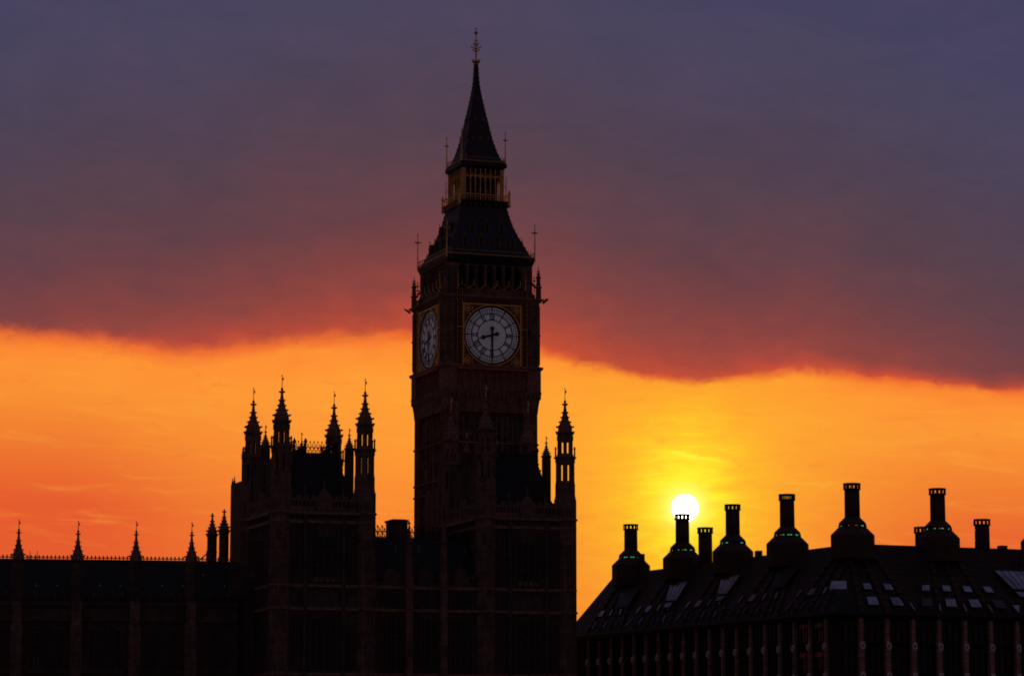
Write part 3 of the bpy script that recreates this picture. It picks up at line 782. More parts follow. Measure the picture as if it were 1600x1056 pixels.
def wall_ribs(m, x0, x1, z0, z1, y, n, w=.07, d=.12, arch=True):
    for i in range(n+1):
        x = x0+(x1-x0)*i/n; m.box(x-w, x+w, y-d, y+.02, z0, z1)
    if arch:
        for i in range(n):
            x = x0+(x1-x0)*(i+.5)/n; q = (x1-x0)/n*.5
            m.vpoly([(x-q, z1), (x-q, z1-q*1.6), (x-q*.55, z1-q*.7), (x, z1-q*.25), (x+q*.55, z1-q*.7), (x+q, z1-q*1.6), (x+q, z1)], y-d*.7, y+.02)
def window(parent, x0, x1, z0, z1, y, nm, nt, face='front', glass=None, frame=None, name='window'):
    def tr(m):
        if face == 'left': m.v = [(-(-yy), -xx, zz) if False else (yy, -xx, zz) for xx, yy, zz in m.v]
        return m
    m = MB(); m.box(x0, x1, y-.05, y-.01, z0, z1); w = tr(m).build(name, glass or GLASSD, parent)
    m = MB(); q = .06
    m.box(x0-.1, x1+.1, y-.2, y-.0, z0-.14, z0); m.box(x0-.1, x1+.1, y-.2, y-.0, z1, z1+.14)
    m.box(x0-.1, x0, y-.18, y-.0, z0, z1); m.box(x1, x1+.1, y-.18, y-.0, z0, z1)
    for i in range(1, nm): x = x0+(x1-x0)*i/nm; m.box(x-q, x+q, y-.16, y-.0, z0, z1)
    for i in range(1, nt+1): z = z0+(z1-z0)*i/(nt+1); m.box(x0, x1, y-.14, y-.0, z-.05, z+.05)
    tr(m).build('frame', frame or STONED, w)
    return w

def pavilion():
    root = thing('palace_tower', 'square gothic palace tower with four tall corner turrets, left of the clock tower', 'tower', (P.X, P.Y, 0), YAW, 'turreted palace towers')
    a, b = aP, bP
    zl0 = P.z
    uo = aP
    zl = lambda py: P.z(py, uo, 0)               # rows measured at the front right turret
    zcor = zl(802)
    rr = 1.05                                      # turret radius
    # walls
    m = MB()
    y0 = -.55; x0 = -.55; x1 = a+.55; y1 = b+.55
    m.box(x0, x1, y0, y1, 0, zcor)
    segs = [(0, P.z(1052)), (P.z(1052), P.z(950)), (P.z(950), P.z(914)), (P.z(914), P.z(814)), (P.z(814), P.z(799))]
    for q, (za, zb) in enumerate(segs):
        n = (10, 10, 8, 10, 14)[q]
        wall_ribs(m, 1.1, a-1.1, za+.1, zb-.3, y0, n, .05, .10)
        # the same blind tracery on the left and right flanks
        for sgn, xx in ((-1, x0), (1, x1)):
            nn = n
            for i in range(nn+1):
                y = 1.1+(b-2.2)*i/nn
                m.box(min(xx, xx+sgn*.11), max(xx, xx+sgn*.11), y-.05, y+.05, za+.1, zb-.3)
    # bold shafts framing the middle bay
    for x in (a*.27, a*.73): m.box(x-.18, x+.18, y0-.34, y0+.02, 0, zcor-.4)
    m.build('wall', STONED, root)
    # strings
    m = MB()
    for py, pr in ((1052, .22), (950, .34), (914, .26), (814, .22), (800, .36)):
        z = P.z(py)
        m = MB(); m.box(x0-pr, x1+pr, y0-pr, y0+.01, z-.16, z+.16); m.box(x0-pr, x0+.01, y0+.01, y1+pr, z-.16, z+.16); m.box(x1-.01, x1+pr, y0+.01, y1+pr, z-.16, z+.16)
        for cx, cy in ((0, 0), (a, 0), (0, b), (a, b)):
            m.lathe(cx, cy, [(z-.17, 1.05+.02), (z-.05, 1.05+pr*.8), (z+.14, 1.05+pr*.8), (z+.2, 1.05)], 8, pi/8)
        m.build('string_course', CARVE, root)
    # windows of the front and of the left flank
    for (px0, px1) in ((.34, .66),):
        window(root, a*px0, a*px1, P.z(905), P.z(838), y0, 4, 2)
        window(root, a*px0, a*px1, P.z(1045), P.z(965), y0, 4, 2)
        window(root, b*-.64, b*-.36, P.z(905), P.z(838), x0, 3, 2, 'left')
        window(root, b*-.64, b*-.36, P.z(1045), P.z(965), x0, 3, 2, 'left')
    for q in (.13, .80):
        window(root, a*q, a*q+.65, P.z(895), P.z(835), y0, 2, 1)
        window(root, a*q, a*q+.65, P.z(1040), P.z(970), y0, 2, 1)
    # shields below the main window
    m = MB()
    for i in range(4):
        x = a*.36+a*.28*(i+.5)/4
        m.vpoly([(x-.25, P.z(915)+.95), (x-.25, P.z(915)+.6), (x, P.z(915)+.3), (x+.25, P.z(915)+.6), (x+.25, P.z(915)+.95)], y0-.3, y0-.05)
    m.build('carved_shield', STONE, root)
    # pierced parapet with a middle gable and small pinnacles
    zp0, zp1 = zcor+.1, P.z(778)
    def para(m, x0, x1, y):
        m.box(x0, x1, y, y+.3, zp0, zp0+.45); m.box(x0, x1, y, y+.3, zp1-.25, zp1)
        n = int((x1-x0)/.42)
        for i in range(n+1):
            x = x0+(x1-x0)*i/n; m.box(x-.07, x+.07, y, y+.3, zp0+.4, zp1-.2)
            if i % 2 == 0 and 0 < i < n: m.box(x-.26, x+.26, y, y+.3, zp1, zp1+.35)
        mid = (x0+x1)/2
        m.vpoly([(mid-.9, zp0), (mid+.9, zp0), (mid+.9, zp1), (mid, zp1+1.15), (mid-.9, zp1)], y-.12, y+.34)
        m.vpoly([(mid-.28, zp0+.3), (mid+.28, zp0+.3), (mid+.28, zp1-.2), (mid, zp1+.25), (mid-.28, zp1-.2)], y-.2, y-.1)
        pinnacle(m, mid, y+.1, zp1+.9, zp1+2.1, .16)
        for f in (.22, .78): pinnacle(m, x0+(x1-x0)*f, y+.1, zp1-.1, zp1+1.5, .18)
    m = MB(); para(m, .9, a-.9, y0-.05); para(m, .9, a-.9, y1-.25)
    m2 = MB(); para(m2, .9, b-.9, x0-.05); m.add([(y, x, z) for x, y, z in m2.v], [f[::-1] for f in m2.f])
    m2 = MB(); para(m2, .9, b-.9, x1-.25); m.add([(y, x, z) for x, y, z in m2.v], [f[::-1] for f in m2.f])
    m.build('parapet', STONE, root)
    # steep hipped roof with a flat iron-crested top
    zr = P.z(713, a/2, b/2)
    m = MB()
    ix, iy = .75, .75; tx, ty = a*.5-.5*a*.52, b*.5-.5*b*.52
    m.add([(ix, iy, zcor), (a-ix, iy, zcor), (a-ix, b-iy, zcor), (ix, b-iy, zcor), (tx, ty, zr), (a-tx, ty, zr), (a-tx, b-ty, zr), (tx, b-ty, zr)],
          [(0,1,5,4), (1,2,6,5), (2,3,7,6), (3,0,4,7), (4,5,6,7)])
    rf = m.build('roof', ROOFW, root)
    m = MB(); hc = P.z(694, a/2, b/2)-zr
    for (xa, ya, xb, yb) in ((tx, ty, a-tx, ty), (a-tx, ty, a-tx, b-ty), (a-tx, b-ty, tx, b-ty), (tx, b-ty, tx, ty)): m = MB(); iron_crest(m, xa, ya, xb, yb, zr, hc, .42); m.build('cresting', BLACK, rf)
    m = MB()
    for x, y in ((tx, ty), (a-tx, ty), (a-tx, b-ty), (tx, b-ty)):
        m.lathe(x, y, [(zr-.1, .13), (zr+hc*.8, .11), (zr+hc*.82, .2), (zr+hc*.95, .2), (zr+hc*1.25, .02)], 6)
    for i in range(9):                              # leaves up the hips
        f = (i+.5)/9
        for (xa, ya), (xb, yb) in (((a-ix, iy), (a-tx, ty)), ((ix, iy), (tx, ty)), ((a-ix, b-iy), (a-tx, b-ty))):
            m.octa((xa+(xb-xa)*f, ya+(yb-ya)*f, zcor+(zr-zcor)*f+.08), .12, .16)
    m.build('hip_leaves', BLACK, rf)
    ua, ub_ = P.u(457, b*.5, zr), P.u(475, b*.5, zr); za, zb_ = P.z(706, ua, b*.5), P.z(695, ub_, b*.5)
    m = MB(); m.vpoly([(ua, zr-.3), (ub_, zr-.3), (ub_, zb_), (ua, za)], b*.5-.5, b*.5+.5)
    m.tube((ua-.1, b*.5-.5, za+.12), (ub_, b*.5-.5, zb_+.2), .05, n=4); m.lathe(ub_+.05, b*.5-.4, [(zr, .14), (zb_+.2, .12), (zb_+.22, .2), (zb_+.4, .2), (zb_+.7, .05)], 6)
    m.build('roof_hatch', BLACK, rf)
    # turrets
    big_turret(0, 0, root, 0, zl); big_turret(a, 0, root, 0, zl); big_turret(0, b, root, 0, zl); big_turret(a, b, root, 0, zl)
    q = 1/s0
    zz = lambda py: P.z(py, a, b/2)
    for cx, cy in ((-.1, b*.52), (a+.1, b*.52)):
        small_turret(cx, cy, root, zcor-.4, zz(704), zz(700), zz(670), 12.5*q)
    for cx, cy in ((a*.60, b+.05), (a*.40, b+.2)):
        small_turret(cx, cy, root, zcor-.4, P.z(708, a*.5, b), P.z(706, a*.5, b), P.z(676 if cx > a*.5 else 687, a*.5, b), 6.5*q)
    # stair block behind the left flank
    m = MB(); ub = -.4
    v0 = P.v(374, ub, 30); v1 = P.v(359.5, ub, 30)
    m.box(ub, 2.6, v0-1, v1, 0, P.z(757, ub, v1))
    m.box(ub+.1, 2.4, v0-2, v0-.2, 0, P.z(716, ub, v0))
    for yy, zz0_, zz1_ in ((v1-.15, P.z(760, ub, v1), P.z(747, ub, v1)), (v1-1.0, P.z(760, ub, v1), P.z(745, ub, v1)), (v0-.3, P.z(718, ub, v0), P.z(703, ub, v0)), (v0-1.2, P.z(718, ub, v0), P.z(706, ub, v0))):
        pinnacle(m, ub+.15, yy, zz0_, zz1_, .2)
    m.build('stair_block', STONED, root)
    m = MB(); zf_ = P.z(724, 0, b/2); m.box(-.2, .45, .8, b-.8, zcor-.5, zf_)
    for i in range(6): yy = 1.2+(b-2.4)*i/5; m.box(-.25, .5, yy-.3, yy+.3, zf_-.02, zf_+.4)
    m.build('flank_gable', STONED, root)
    return root
pav = pavilion()
pav2 = copy_tree(pav)
wx, wy = P.w(uR, 0); pav2.location = (wx, wy, P.z(808-1, uR+aP, 0) - P.z(802, aP, 0))
pav2['label'] = 'square gothic palace tower with four tall corner turrets, standing in front of the clock tower'
dzR = pav2.location[2]; pav2.location[2] = 0
# slanted rail on the roof of the left tower only
# ---------------------------------------------------------------- link between the towers
link = thing('palace_range', 'low steep-roofed palace range with iron cresting between the two turreted towers', 'palace', (P.X, P.Y, 0), YAW)
u0, u1 = aP+.56, uR-.56
y0 = -.25
m = MB(); zp = P.z(914, u0, 0)
m.box(u0, u1, y0, 10, 0, zp)
wall_ribs(m, u0+.2, u1-.2, P.z(950)+.2, zp-.3, y0, 26, .04, .08)
wall_ribs(m, u0+.2, u1-.2, P.z(1052)+.2, P.z(955)-.2, y0, 22, .04, .08)
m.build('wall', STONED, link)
m = MB()
for py, pr in ((1052, .22), (950, .34), (914, .26)):
    z = P.z(py); m = MB(); m.box(u0, u1, y0-pr, y0+.01, z-.16, z+.16); m.build('string_course', CARVE, link)
b1, b2 = P.u(636, 0, 20), P.u(690, 0, 20)
for i, ub in enumerate((b1, b2)):
    m = MB(); m.box(ub-.38, ub+.38, y0-.7, y0+.0, 0, P.z(900, ub)); m.lathe(ub, y0-.3, [(P.z(900, ub), .42), (P.z(850, ub), .34), (P.z(849, ub), .45), (P.z(846, ub), .45), (P.z(845, ub), .3), (P.z(820, ub), .06), (P.z(818, ub), .2), (P.z(815, ub), .02)], 8, pi/8)
    m.build('buttress', STONE, link)
bays = [u0+.5, b1, b2, u1-.3]
for i in range(3):
    xa, xb = bays[i]+.8, bays[i+1]-.8
    window(link, xa, xb, P.z(1045), P.z(962), y0, 4, 2)
    window(link, xa, xb, P.z(944), P.z(922), y0, 5, 0)
m = MB()
n = int((u1-u0)/.45)
zq0 = zp
m.box(u0, u1, y0, y0+.3, zq0, zq0+.4); m.box(u0, u1, y0, y0+.3, P.z(899), P.z(896))
for i in range(n+1):
    x = u0+(u1-u0)*i/n; m.box(x-.06, x+.06, y0, y0+.3, zq0, P.z(897)); 
    if i % 2: m.box(x-.22, x+.22, y0, y0+.3, P.z(896), P.z(890))
for i in range(3):
    xm = (bays[i]+bays[i+1])/2
    m.vpoly([(xm-.9, zq0), (xm+.9, zq0), (xm+.9, P.z(893)), (xm, P.z(876)), (xm-.9, P.z(893))], y0-.1, y0+.35); pinnacle(m, xm, y0+.1, P.z(879), P.z(862), .16)
m.build('parapet', STONED, link)
zr0 = P.z(838, aP, 4.6); yr = 4.6
m = MB()
m.add([(u0-1, .3, zp), (u1+1, .3, zp), (u1+1, yr-.7, zr0), (u0-1, yr-.7, zr0), (u0-1, yr+.7, zr0), (u1+1, yr+.7, zr0), (u1+1, yr*2, zp), (u0-1, yr*2, zp)],
      [(0,1,2,3), (3,2,5,4), (4,5,6,7), (0,3,4,7), (1,6,5,2)])
rf = m.build('roof', ROOFW, link)
m = MB(); iron_crest(m, u0-.5, yr-.7, u1, yr-.7, zr0, P.z(819, aP, 4)-zr0, .50); m.build('cresting', BLACK, rf); m = MB(); iron_crest(m, u0-.5, yr+.7, u1, yr+.7, zr0, P.z(819, aP, 4)-zr0, .50); m.build('cresting', BLACK, rf)
m = MB()
for i in range(5):
    x = u0+1.2+(u1-u0-2)*i/4; m.lathe(x, 1.9+.9, [(zp+3.6, .07), (zp+4.3, .06), (zp+4.32, .11), (zp+4.55, .03)], 6)
m.build('roof_ventilator', SAND, rf)
c0, c1 = P.u(612, yr-.9, zr0), P.u(635.5, yr-.9, zr0)
m = MB(); m.box(c0, c1, yr-1.2, yr+1.2, zp+1, P.z(815.5, c0, yr)); m.box(c0-.12, c1+.12, yr-1.32, yr+1.32, P.z(815.5, c0, yr), P.z(812.5, c0, yr))
m.box(c0+.1, c1-.1, yr-1.05, yr+1.05, P.z(812.5, c0, yr), P.z(811.5, c0, yr))
m.build('chimney', STONED, link)

# ---------------------------------------------------------------- the long left wing
YW = R(10.5)
WYb = 305.0
Wg = Loc(xat(372, WYb, 25), WYb, YW)                       # origin at the right hand end
wing = thing('palace_wing', 'long dark palace wing with a row of pointed turrets along its low roof, far left', 'palace', (Wg.X, Wg.Y, 0), YW)
zR = Wg.z(878, 0, 4); uL = Wg.u(-90, 0, 25)
zpw = Wg.z(946, 0, 0)
m = MB(); m.box(uL, 0, 0, 12, 0, zpw)
nb = 5
cols = [Wg.u(px, 0, 25) for px in (299, 212, 121, 28, -66)]
edges = [0] + cols
for i in range(len(edges)-1):
    xb, xa = edges[i]-.9, edges[i+1]+.9
    wall_ribs(m, xa, xb, Wg.z(1045), Wg.z(975), 0, 8, .05, .10)
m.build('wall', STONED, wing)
m = MB()
for py, pr in ((1050, .2), (970, .3), (946, .3)): z = Wg.z(py, 0, 0); m = MB(); m.box(uL, 0, -pr, .01, z-.15, z+.15); m.build('string_course', STONED, wing)
for i in range(len(edges)-1):
    xb, xa = edges[i]-1.4, edges[i+1]+1.4
    w3 = (xb-xa)/2
    window(wing, xa, xa+w3-.35, Wg.z(1046), Wg.z(985), -.02, 3, 2, frame=STONED); window(wing, xa+w3+.35, xb, Wg.z(1046), Wg.z(985), -.02, 3, 2, frame=STONED)
m = MB()
n = int(-uL/.5)
m.box(uL, 0, 0, .3, zpw, zpw+.3); m.box(uL, 0, 0, .3, Wg.z(932), Wg.z(930))
for i in range(n+1):
    x = uL+(-uL)*i/n; m.box(x-.06, x+.06, 0, .3, zpw+.2, Wg.z(931))
    if i % 2: m.box(x-.24, x+.24, 0, .3, Wg.z(930), Wg.z(926))
m.build('parapet', STONED, wing)
m = MB(); yr = 4.2
m.add([(uL, .35, zpw), (.5, .35, zpw), (.5, yr-.6, zR), (uL, yr-.6, zR), (uL, yr+.6, zR), (.5, yr+.6, zR), (.5, 9, zpw), (uL, 9, zpw)],
      [(0,1,2,3), (3,2,5,4), (4,5,6,7), (0,3,4,7), (1,6,5,2)])
rf = m.build('roof', ROOFW, wing)
m = MB(); n = int(-uL/.42)
for i in range(n):
    x = uL+.3*1+(-uL)*i/n; m.octa((x, yr-.6, zR+.36), .13, .15); m.tube((x, yr-.6, zR), (x, yr-.6, zR+.4), .05, n=4)
m.tube((uL, yr-.6, zR+.22), (0, yr-.6, zR+.22), .05, n=4); m.tube((uL, yr-.6, zR+.03), (0, yr-.6, zR+.03), .05, n=4)
m.build('cresting', CARVE, rf)
m = MB()
for i in range(14):
    f, row = i/14, i % 2
    x = uL+(-uL)*(f+.03); z = Wg.z(898 if i % 3 == 0 else 915, x, 2.2); yy = .35+(yr-.95)*(z-zpw)/(zR-zpw)
    m.octa((x, yy-.12, z), .10, .16); m.tube((x, yy, z-.3), (x, yy-.12, z), .05, n=4)
m.build('roof_ventilator', STEEL, rf)
for i, ub in enumerate(cols):
    tipy = (816, 815, 814, 812, 811)[i]
    q = 1/Wg.sc(25, ub)
    m = MB()
    m.box(ub-.62, ub+.62, -.75, 0, 0, Wg.z(975, ub)); m.box(ub-.5, ub+.5, -.6, 0, Wg.z(975, ub), Wg.z(940, ub))
    for dx in (-.45, 0, .45): m.box(ub+dx-.05, ub+dx+.05, -.84, -.75, 0, Wg.z(985, ub))
    t_ = m.build('buttress_turret', STONE, wing)
    m = MB(); m.lathe(ub, .2, [(Wg.z(960, ub), .75), (Wg.z(886, ub), .70), (Wg.z(878, ub), .60)], 8, pi/8); m.build('drum', STONED, t_)
    m = MB(); zc = Wg.z(tipy+62, ub); zt_ = Wg.z(tipy+13, ub)
    crown(m, ub, .2, zc, zt_, 20.5*q, .75); m.build('cap', CARVE, t_)
    m = MB(); vane(m, ub, .2, zt_-.1, Wg.z(tipy, ub)); m.build('vane', GOLD, t_)
for px, top in ((330.5, 801), (349, 795)):
    ub = Wg.u(px, 5.5, 25); q = 1/Wg.sc(25, ub, 5.5); z_ = lambda py: Wg.z(py, ub, 5.5)
    m = MB(); m.lathe(ub, 5.5, [(zpw, 8*q), (z_(top+39), 8*q), (z_(top+36), 9.2*q), (z_(top+34), 9.2*q), (z_(top+33), 8*q)], 8, pi/8); t_ = m.build('rear_turret', STONED, wing)
    m = MB(); crown(m, ub, 5.5, z_(top+34), z_(top), 16.5*q); m.build('cap', CARVE, t_)
m = MB(); ua = Wg.u(308, 3.6, 25); ub = Wg.u(334, 3.6, 25)
m.tube((ua, 3.5, Wg.z(877, ua, 3.5)), (ub, 3.5, Wg.z(855, ub, 3.5)), .07, n=5); m.tube((ua+1.1, 3.5, Wg.z(877, ua, 3.5)), (ub+.3, 3.5, Wg.z(862, ub, 3.5)), .07, n=5)
m.tube((ub-.8, 3.5, zR), (ub-.8, 3.5, Wg.z(860, ub, 3.5)), .06, n=5); m.build('roof_ladder', BLACK, wing)
for px in (46, 57.5):
    ub = Wg.u(px, 4, 25); m = MB(); m.tube((ub, 4, zR), (ub, 4, Wg.z(860, ub, 4)), .05, .03, n=5); m.tube((ub-.12, 4, zR), (ub-.12, 4, Wg.z(868, ub, 4)), .03, n=4); m.build('antenna', BLACK, wing)
# stretch of the wing's end up to the tower
m = MB(); m.box(-1.0, 3.4, 1.4, 11, 0, Wg.z(884, 0, 2)); m.build('end_block', STONED, wing)

# ================================================================== OFFICE BUILDING WITH CHIMNEYS
OYAW = R(23.6); OY = 296.0
O = Loc(xat(1311, OY, 20), OY, OYAW)
office = thing('office_building', 'dark office block with round roof chimneys and ribbed bronze roof, right of the clock tower', 'office building', (O.X, O.Y, 0), OYAW)
Q = 4.3
zE = O.z(953, 0, 0); zRd = O.z(849, Q, Q)
LA = O.v(889, 0, zE); LB = O.u(1720, 0, zE)
DEP = 22.0
m = MB()
m.box(.25, LB, .25, LA-.25, 0, zE-.3)
m.build('wall', PANEL, office)
# roof: outer slope, flat ridge, chamfered front corner kept as hip
m = MB()
rw = 3.2
m.add([(-.35, -.35, zE), (LB, -.35, zE), (LB, Q, zRd), (Q, Q, zRd), (Q, LA-Q, zRd), (-.35, LA+.35, zE), (Q+rw, Q+rw, zRd), (LB, Q+rw, zRd), (Q+rw, LA-Q-.0, zRd), (DEP, LA+.35, zE), (DEP-Q, LA-Q, zRd),
       (Q+rw, Q+rw, zE), (LB, Q+rw, zE), (Q+rw, LA-Q, zE), (DEP-Q, LA-Q-4, zRd), (Q+rw, LA-Q-4, zRd)],
      [(0,1,2,3), (0,3,4,5), (3,2,7,6), (3,6,8,4), (5,4,8,10,9), (6,7,12,11), (6,11,13,8)])
roof = m.build('roof', BRONZE, office)
m = MB(); m.box(-.42, LB, -.42, .05, zE-.75, zE-.003); m.box(-.42, .05, .05, LA+.42, zE-.75, zE-.003); m.box(.05, DEP, LA-.05, LA+.42, zE-.75, zE-.003)
m.tube((-.42, -.42, zE-.35), (LB, -.42, zE-.35), .3, n=8); m.tube((-.42, -.42, zE-.35), (-.42, LA+.4, zE-.35), .3, n=8)
m.build('eaves', BLACK, office)
# chimneys
def chimney(px, side, toprow, tall=True, off=0.0, lower=None):
    zc_ = zRd+6
    if side == 'L': cx = Q+off; cy = O.v(px, cx, zc_)
    elif side == 'R': cy = Q+off; cx = O.u(px, cy, zc_)
    z_ = lambda py: O.z(py, cx, cy)
    ztop = z_(toprow); r = 12.2/O.sc(zRd+3, *( (Q, Q) ))
    d1 = 1.0
    zb = zRd
    m = MB()
    cap0 = ztop-.62
    m.lathe(cx, cy, [(zb-1 if not tall else zb+1.9, r), (cap0, r*.97)], 28)
    c = m.build('chimney', CHIM, office, True)
    for p in c.data.polygons:
        if len(p.vertices) > 4: p.use_smooth = False
    m = MB(); m.ring(cx, cy, cap0-.06, cap0+.06, r*1.13, r*.5, 28); m.ring(cx, cy, ztop-.12, ztop, r*1.13, r*.1, 28)
    for i in range(12):
        a = 2*pi*(i+.5)/12+OYAW*0-.38; m.cbox(cx+r*1.06*cos(a), cy+r*1.06*sin(a), (cap0+ztop)/2-.03, .07, .17, ztop-cap0-.16, a)
    m.build('cap', CHIM, c)
    if tall:
        m = MB(); R0 = 34/O.sc(zRd, Q, Q)/1.0
        H = z_(0)-z_(1)
        pf = [(zb-1.6, R0*1.03), (zb+.88, R0*1.03), (zb+1.70, R0*.66), (zb+1.76, R0*.64)]
        m.lathe(cx, cy, pf, 10, pi/10)
        m.lathe(cx, cy, [(zb+1.92, R0*.64), (zb+2.15, R0*.64), (zb+2.75, r*1.02), (zb+2.8, r*.9)], 10, pi/10)
        m.lathe(cx, cy, [(zb+1.7, R0*.46), (zb+1.98, R0*.46)], 10, pi/10)
        for i in range(10):
            a = 2*pi*i/10+pi/10; m.cbox(cx+R0*.62*cos(a), cy+R0*.62*sin(a), zb+1.84, .14, .34, .20, a)
        m.build('hood', CHIM, c)
        rnd = random.Random(int(px))
        mg_ = MB(); mr_ = MB()
        for i in range(20):                      # short lamp segments behind the slot
            a = 2*pi*(i+.5)/20; k_ = rnd.random()
            q_ = mg_ if k_ < .5 else (mr_ if k_ < .62 else None)
            if q_ is not None: q_.cbox(cx+R0*.53*cos(a), cy+R0*.53*sin(a), zb+1.84, .05, R0*.13, .07, a)
        mg_.build('green_lamp', GREENL, c); mr_.build('red_lamp', REDL, c)
    return cx, cy
chL = []; chR = []
for px, top in ((985.5, 819), (1066, 803), (1144.5, 788), (1229.5, 772)): chL.append(chimney(px, 'L', top))
cc = chimney(1331, 'L', 755)
for px, top in ((1464.5, 763), (1626, 770)): chR.append(chimney(px, 'R', top))
chimney(1101.5, 'L', 824, False, .6); chimney(1440, 'R', 823, False, 1.6); chimney(1533, 'R', 811, False, .6)
# little plant boxes on the ridge
m = MB()
for px, py, side in ((1184, 860, 'L'), (1001, 865, 'L')):
    y = O.v(px, Q, zRd); m.box(Q-.2, Q+.4, y-.35, y+.35, zRd-.2, O.z(py, Q, y))
x = O.u(1567, Q, zRd); m.box(x-.4, x+.4, Q-.3, Q+.5, zRd-.2, O.z(852, x, Q)); m.build('roof_plant_box', CHIM, office)
# ribs (bronze ducts) from every pier up to its chimney, piers, windows
colsL = [O.v(px, -.3, zE-3) for px in (917, 934.5, 952, 970, 988.5, 1007, 1026.5, 1046, 1065.5, 1085.5, 1106, 1127, 1148.5, 1170.5, 1193, 1216, 1239, 1263, 1288)][::-1]
colsR = [O.u(px, -.3, zE-3) for px in (1346, 1387, 1427.5, 1468, 1508.5, 1549, 1590, 1631, 1672)]
def nearest(v, arr): return min(arr, key=lambda q: abs(q-v))
chLy = [c[1] for c in chL] + [cc[1]]; chRx = [cc[0]] + [c[0] for c in chR]
def roofL(y, f, up=.0): return (-.35+(Q+.35)*f - up*.84, y, zE+(zRd-zE)*f + up*.53)
def roofR(x, f, up=.0): return (x, -.35+(Q+.35)*f - up*.84, zE+(zRd-zE)*f + up*.53)
def topL(i, y):
    c = nearest(y, chLy); return c + (y-c)*.42
def topR(x):
    c = nearest(x, chRx); return c + (x-c)*.42
def duct(m, p, q, w, axis):
    d = w/2
    if axis == 'L': quad = [(p[0], p[1]+d, p[2]), (p[0], p[1]-d, p[2]), (q[0], q[1]-d*.8, q[2]), (q[0], q[1]+d*.8, q[2])]
    else: quad = [(p[0]-d, p[1], p[2]), (p[0]+d, p[1], p[2]), (q[0]+d*.8, q[1], q[2]), (q[0]-d*.8, q[1], q[2])]
    m.slab(quad, .16)
for y in colsL:
    m = MB(); ty_ = topL(0, y); duct(m, roofL(y, -.02, .0), roofL(ty_, .93, .0), .62, 'L')
    # steps of the cladding
    for k in range(9):
        f = .05+k*.1; yy = y+(ty_-y)*f/.93; a = roofL(yy, f, .0); b = roofL(yy+(ty_-y)*.02, f+.02, .0); duct(m, (a[0]-.10, a[1], a[2]+.06), (b[0]-.10, b[1], b[2]+.06), .70, 'L')
    m.build('roof_duct', BRONZED, roof)
for x in colsR:
    m = MB(); tx_ = topR(x); duct(m, roofR(x, -.02, .0), roofR(tx_, .93, .0), .62, 'R')
    for k in range(9):
        f = .05+k*.1; xx = x+(tx_-x)*f/.93; a = roofR(xx, f); b = roofR(xx+(tx_-x)*.02, f+.02); duct(m, (a[0], a[1]-.10, a[2]+.06), (b[0], b[1]-.10, b[2]+.06), .70, 'R')
    m.build('roof_duct', BRONZED, roof)
# roof lights
def rl(side, s0_, s1_, f0, f1, mat_, name, mull=0, top=None, up=.22):
    P_ = roofL if side == 'L' else roofR
    tf = (lambda y: topL(0, y)) if side == 'L' else topR
    def pt(s_, f, u): return P_(s_+(tf(s_)-s_)*f, f, u)
    q = [pt(s0_, f0, up), pt(s1_, f0, up), pt(s1_, f1, up), pt(s0_, f1, up)]
    if side == 'L': q = [q[1], q[0], q[3], q[2]]
    m = MB(); m.slab(q, .05); w = m.build(name, mat_, roof)
    m = MB()
    E = [(q[0], q[1]), (q[1], q[2]), (q[2], q[3]), (q[3], q[0])]
    for a, b in E: m.tube(a, b, .07, n=4)
    for i in range(1, mull+1):
        t_ = i/(mull+1); a = [q[0][k]+(q[1][k]-q[0][k])*t_ for k in range(3)]; b = [q[3][k]+(q[2][k]-q[3][k])*t_ for k in range(3)]; m.tube(a, b, .07, n=4)
    m.build('frame', BLACK, w)
def mids(c): return [((c[i]+c[i+1])/2, c[i+1]-c[i]) for i in range(len(c)-1)]
for i, (y, d) in enumerate(mids(colsL)):
    wq = .24 if i % 4 == 1 else .10
    rl('L', y-abs(d)*wq, y+abs(d)*wq, .25, .35, GLASSB, 'roof_light')
    rl('L', y-abs(d)*.07, y+abs(d)*.07, .05, .16, GLASSB if i % 3 else GLASSM, 'roof_window', 1)
for i, (x, d) in enumerate(mids(colsR)):
    rl('R', x-d*.20, x+d*.18, .30, .39, GLASSB, 'roof_light')
    rl('R', x-d*.20, x+d*.22, .07, .19, GLASSM if i % 3 == 2 else GLASSB, 'roof_window', 3)
    if i > 1: rl('R', x-d*.5-.09, x-d*.5+.09, .0, .11, GLASSB, 'roof_slit', 0, up=.3)
def on_roof(px, py, side):            # the spot of the roof slope seen at that photo pixel
    lo_, hi_ = -.05, 1.0
    for _ in range(40):
        f = (lo_+hi_)/2; h = -.35+(Q+.35)*f; z = zE+(zRd-zE)*f
        s_ = O.v(px, h, z) if side == 'L' else O.u(px, h, z)
        zz_ = O.z(py, h, s_) if side == 'L' else O.z(py, s_, h)
        if zz_ > z: lo_ = f
        else: hi_ = f
    return s_, f
def skyl(pts, side, mat_, mull):
    P_ = roofL if side == 'L' else roofR
    q = [P_(*on_roof(px, py, side), .3) for px, py in pts]          # bottom left, bottom right, top right, top left
    m = MB(); m.slab(q, .05); w = m.build('skylight', mat_, roof); m = MB()
    for a, b in ((q[0], q[1]), (q[1], q[2]), (q[2], q[3]), (q[3], q[0])): m.tube(a, b, .09, n=4)
    for i in range(1, mull+1):
        t_ = i/(mull+1); a = [q[0][k]+(q[1][k]-q[0][k])*t_ for k in range(3)]; b = [q[3][k]+(q[2][k]-q[3][k])*t_ for k in range(3)]; m.tube(a, b, .08, n=4)
    m.build('frame', BLACK, w)
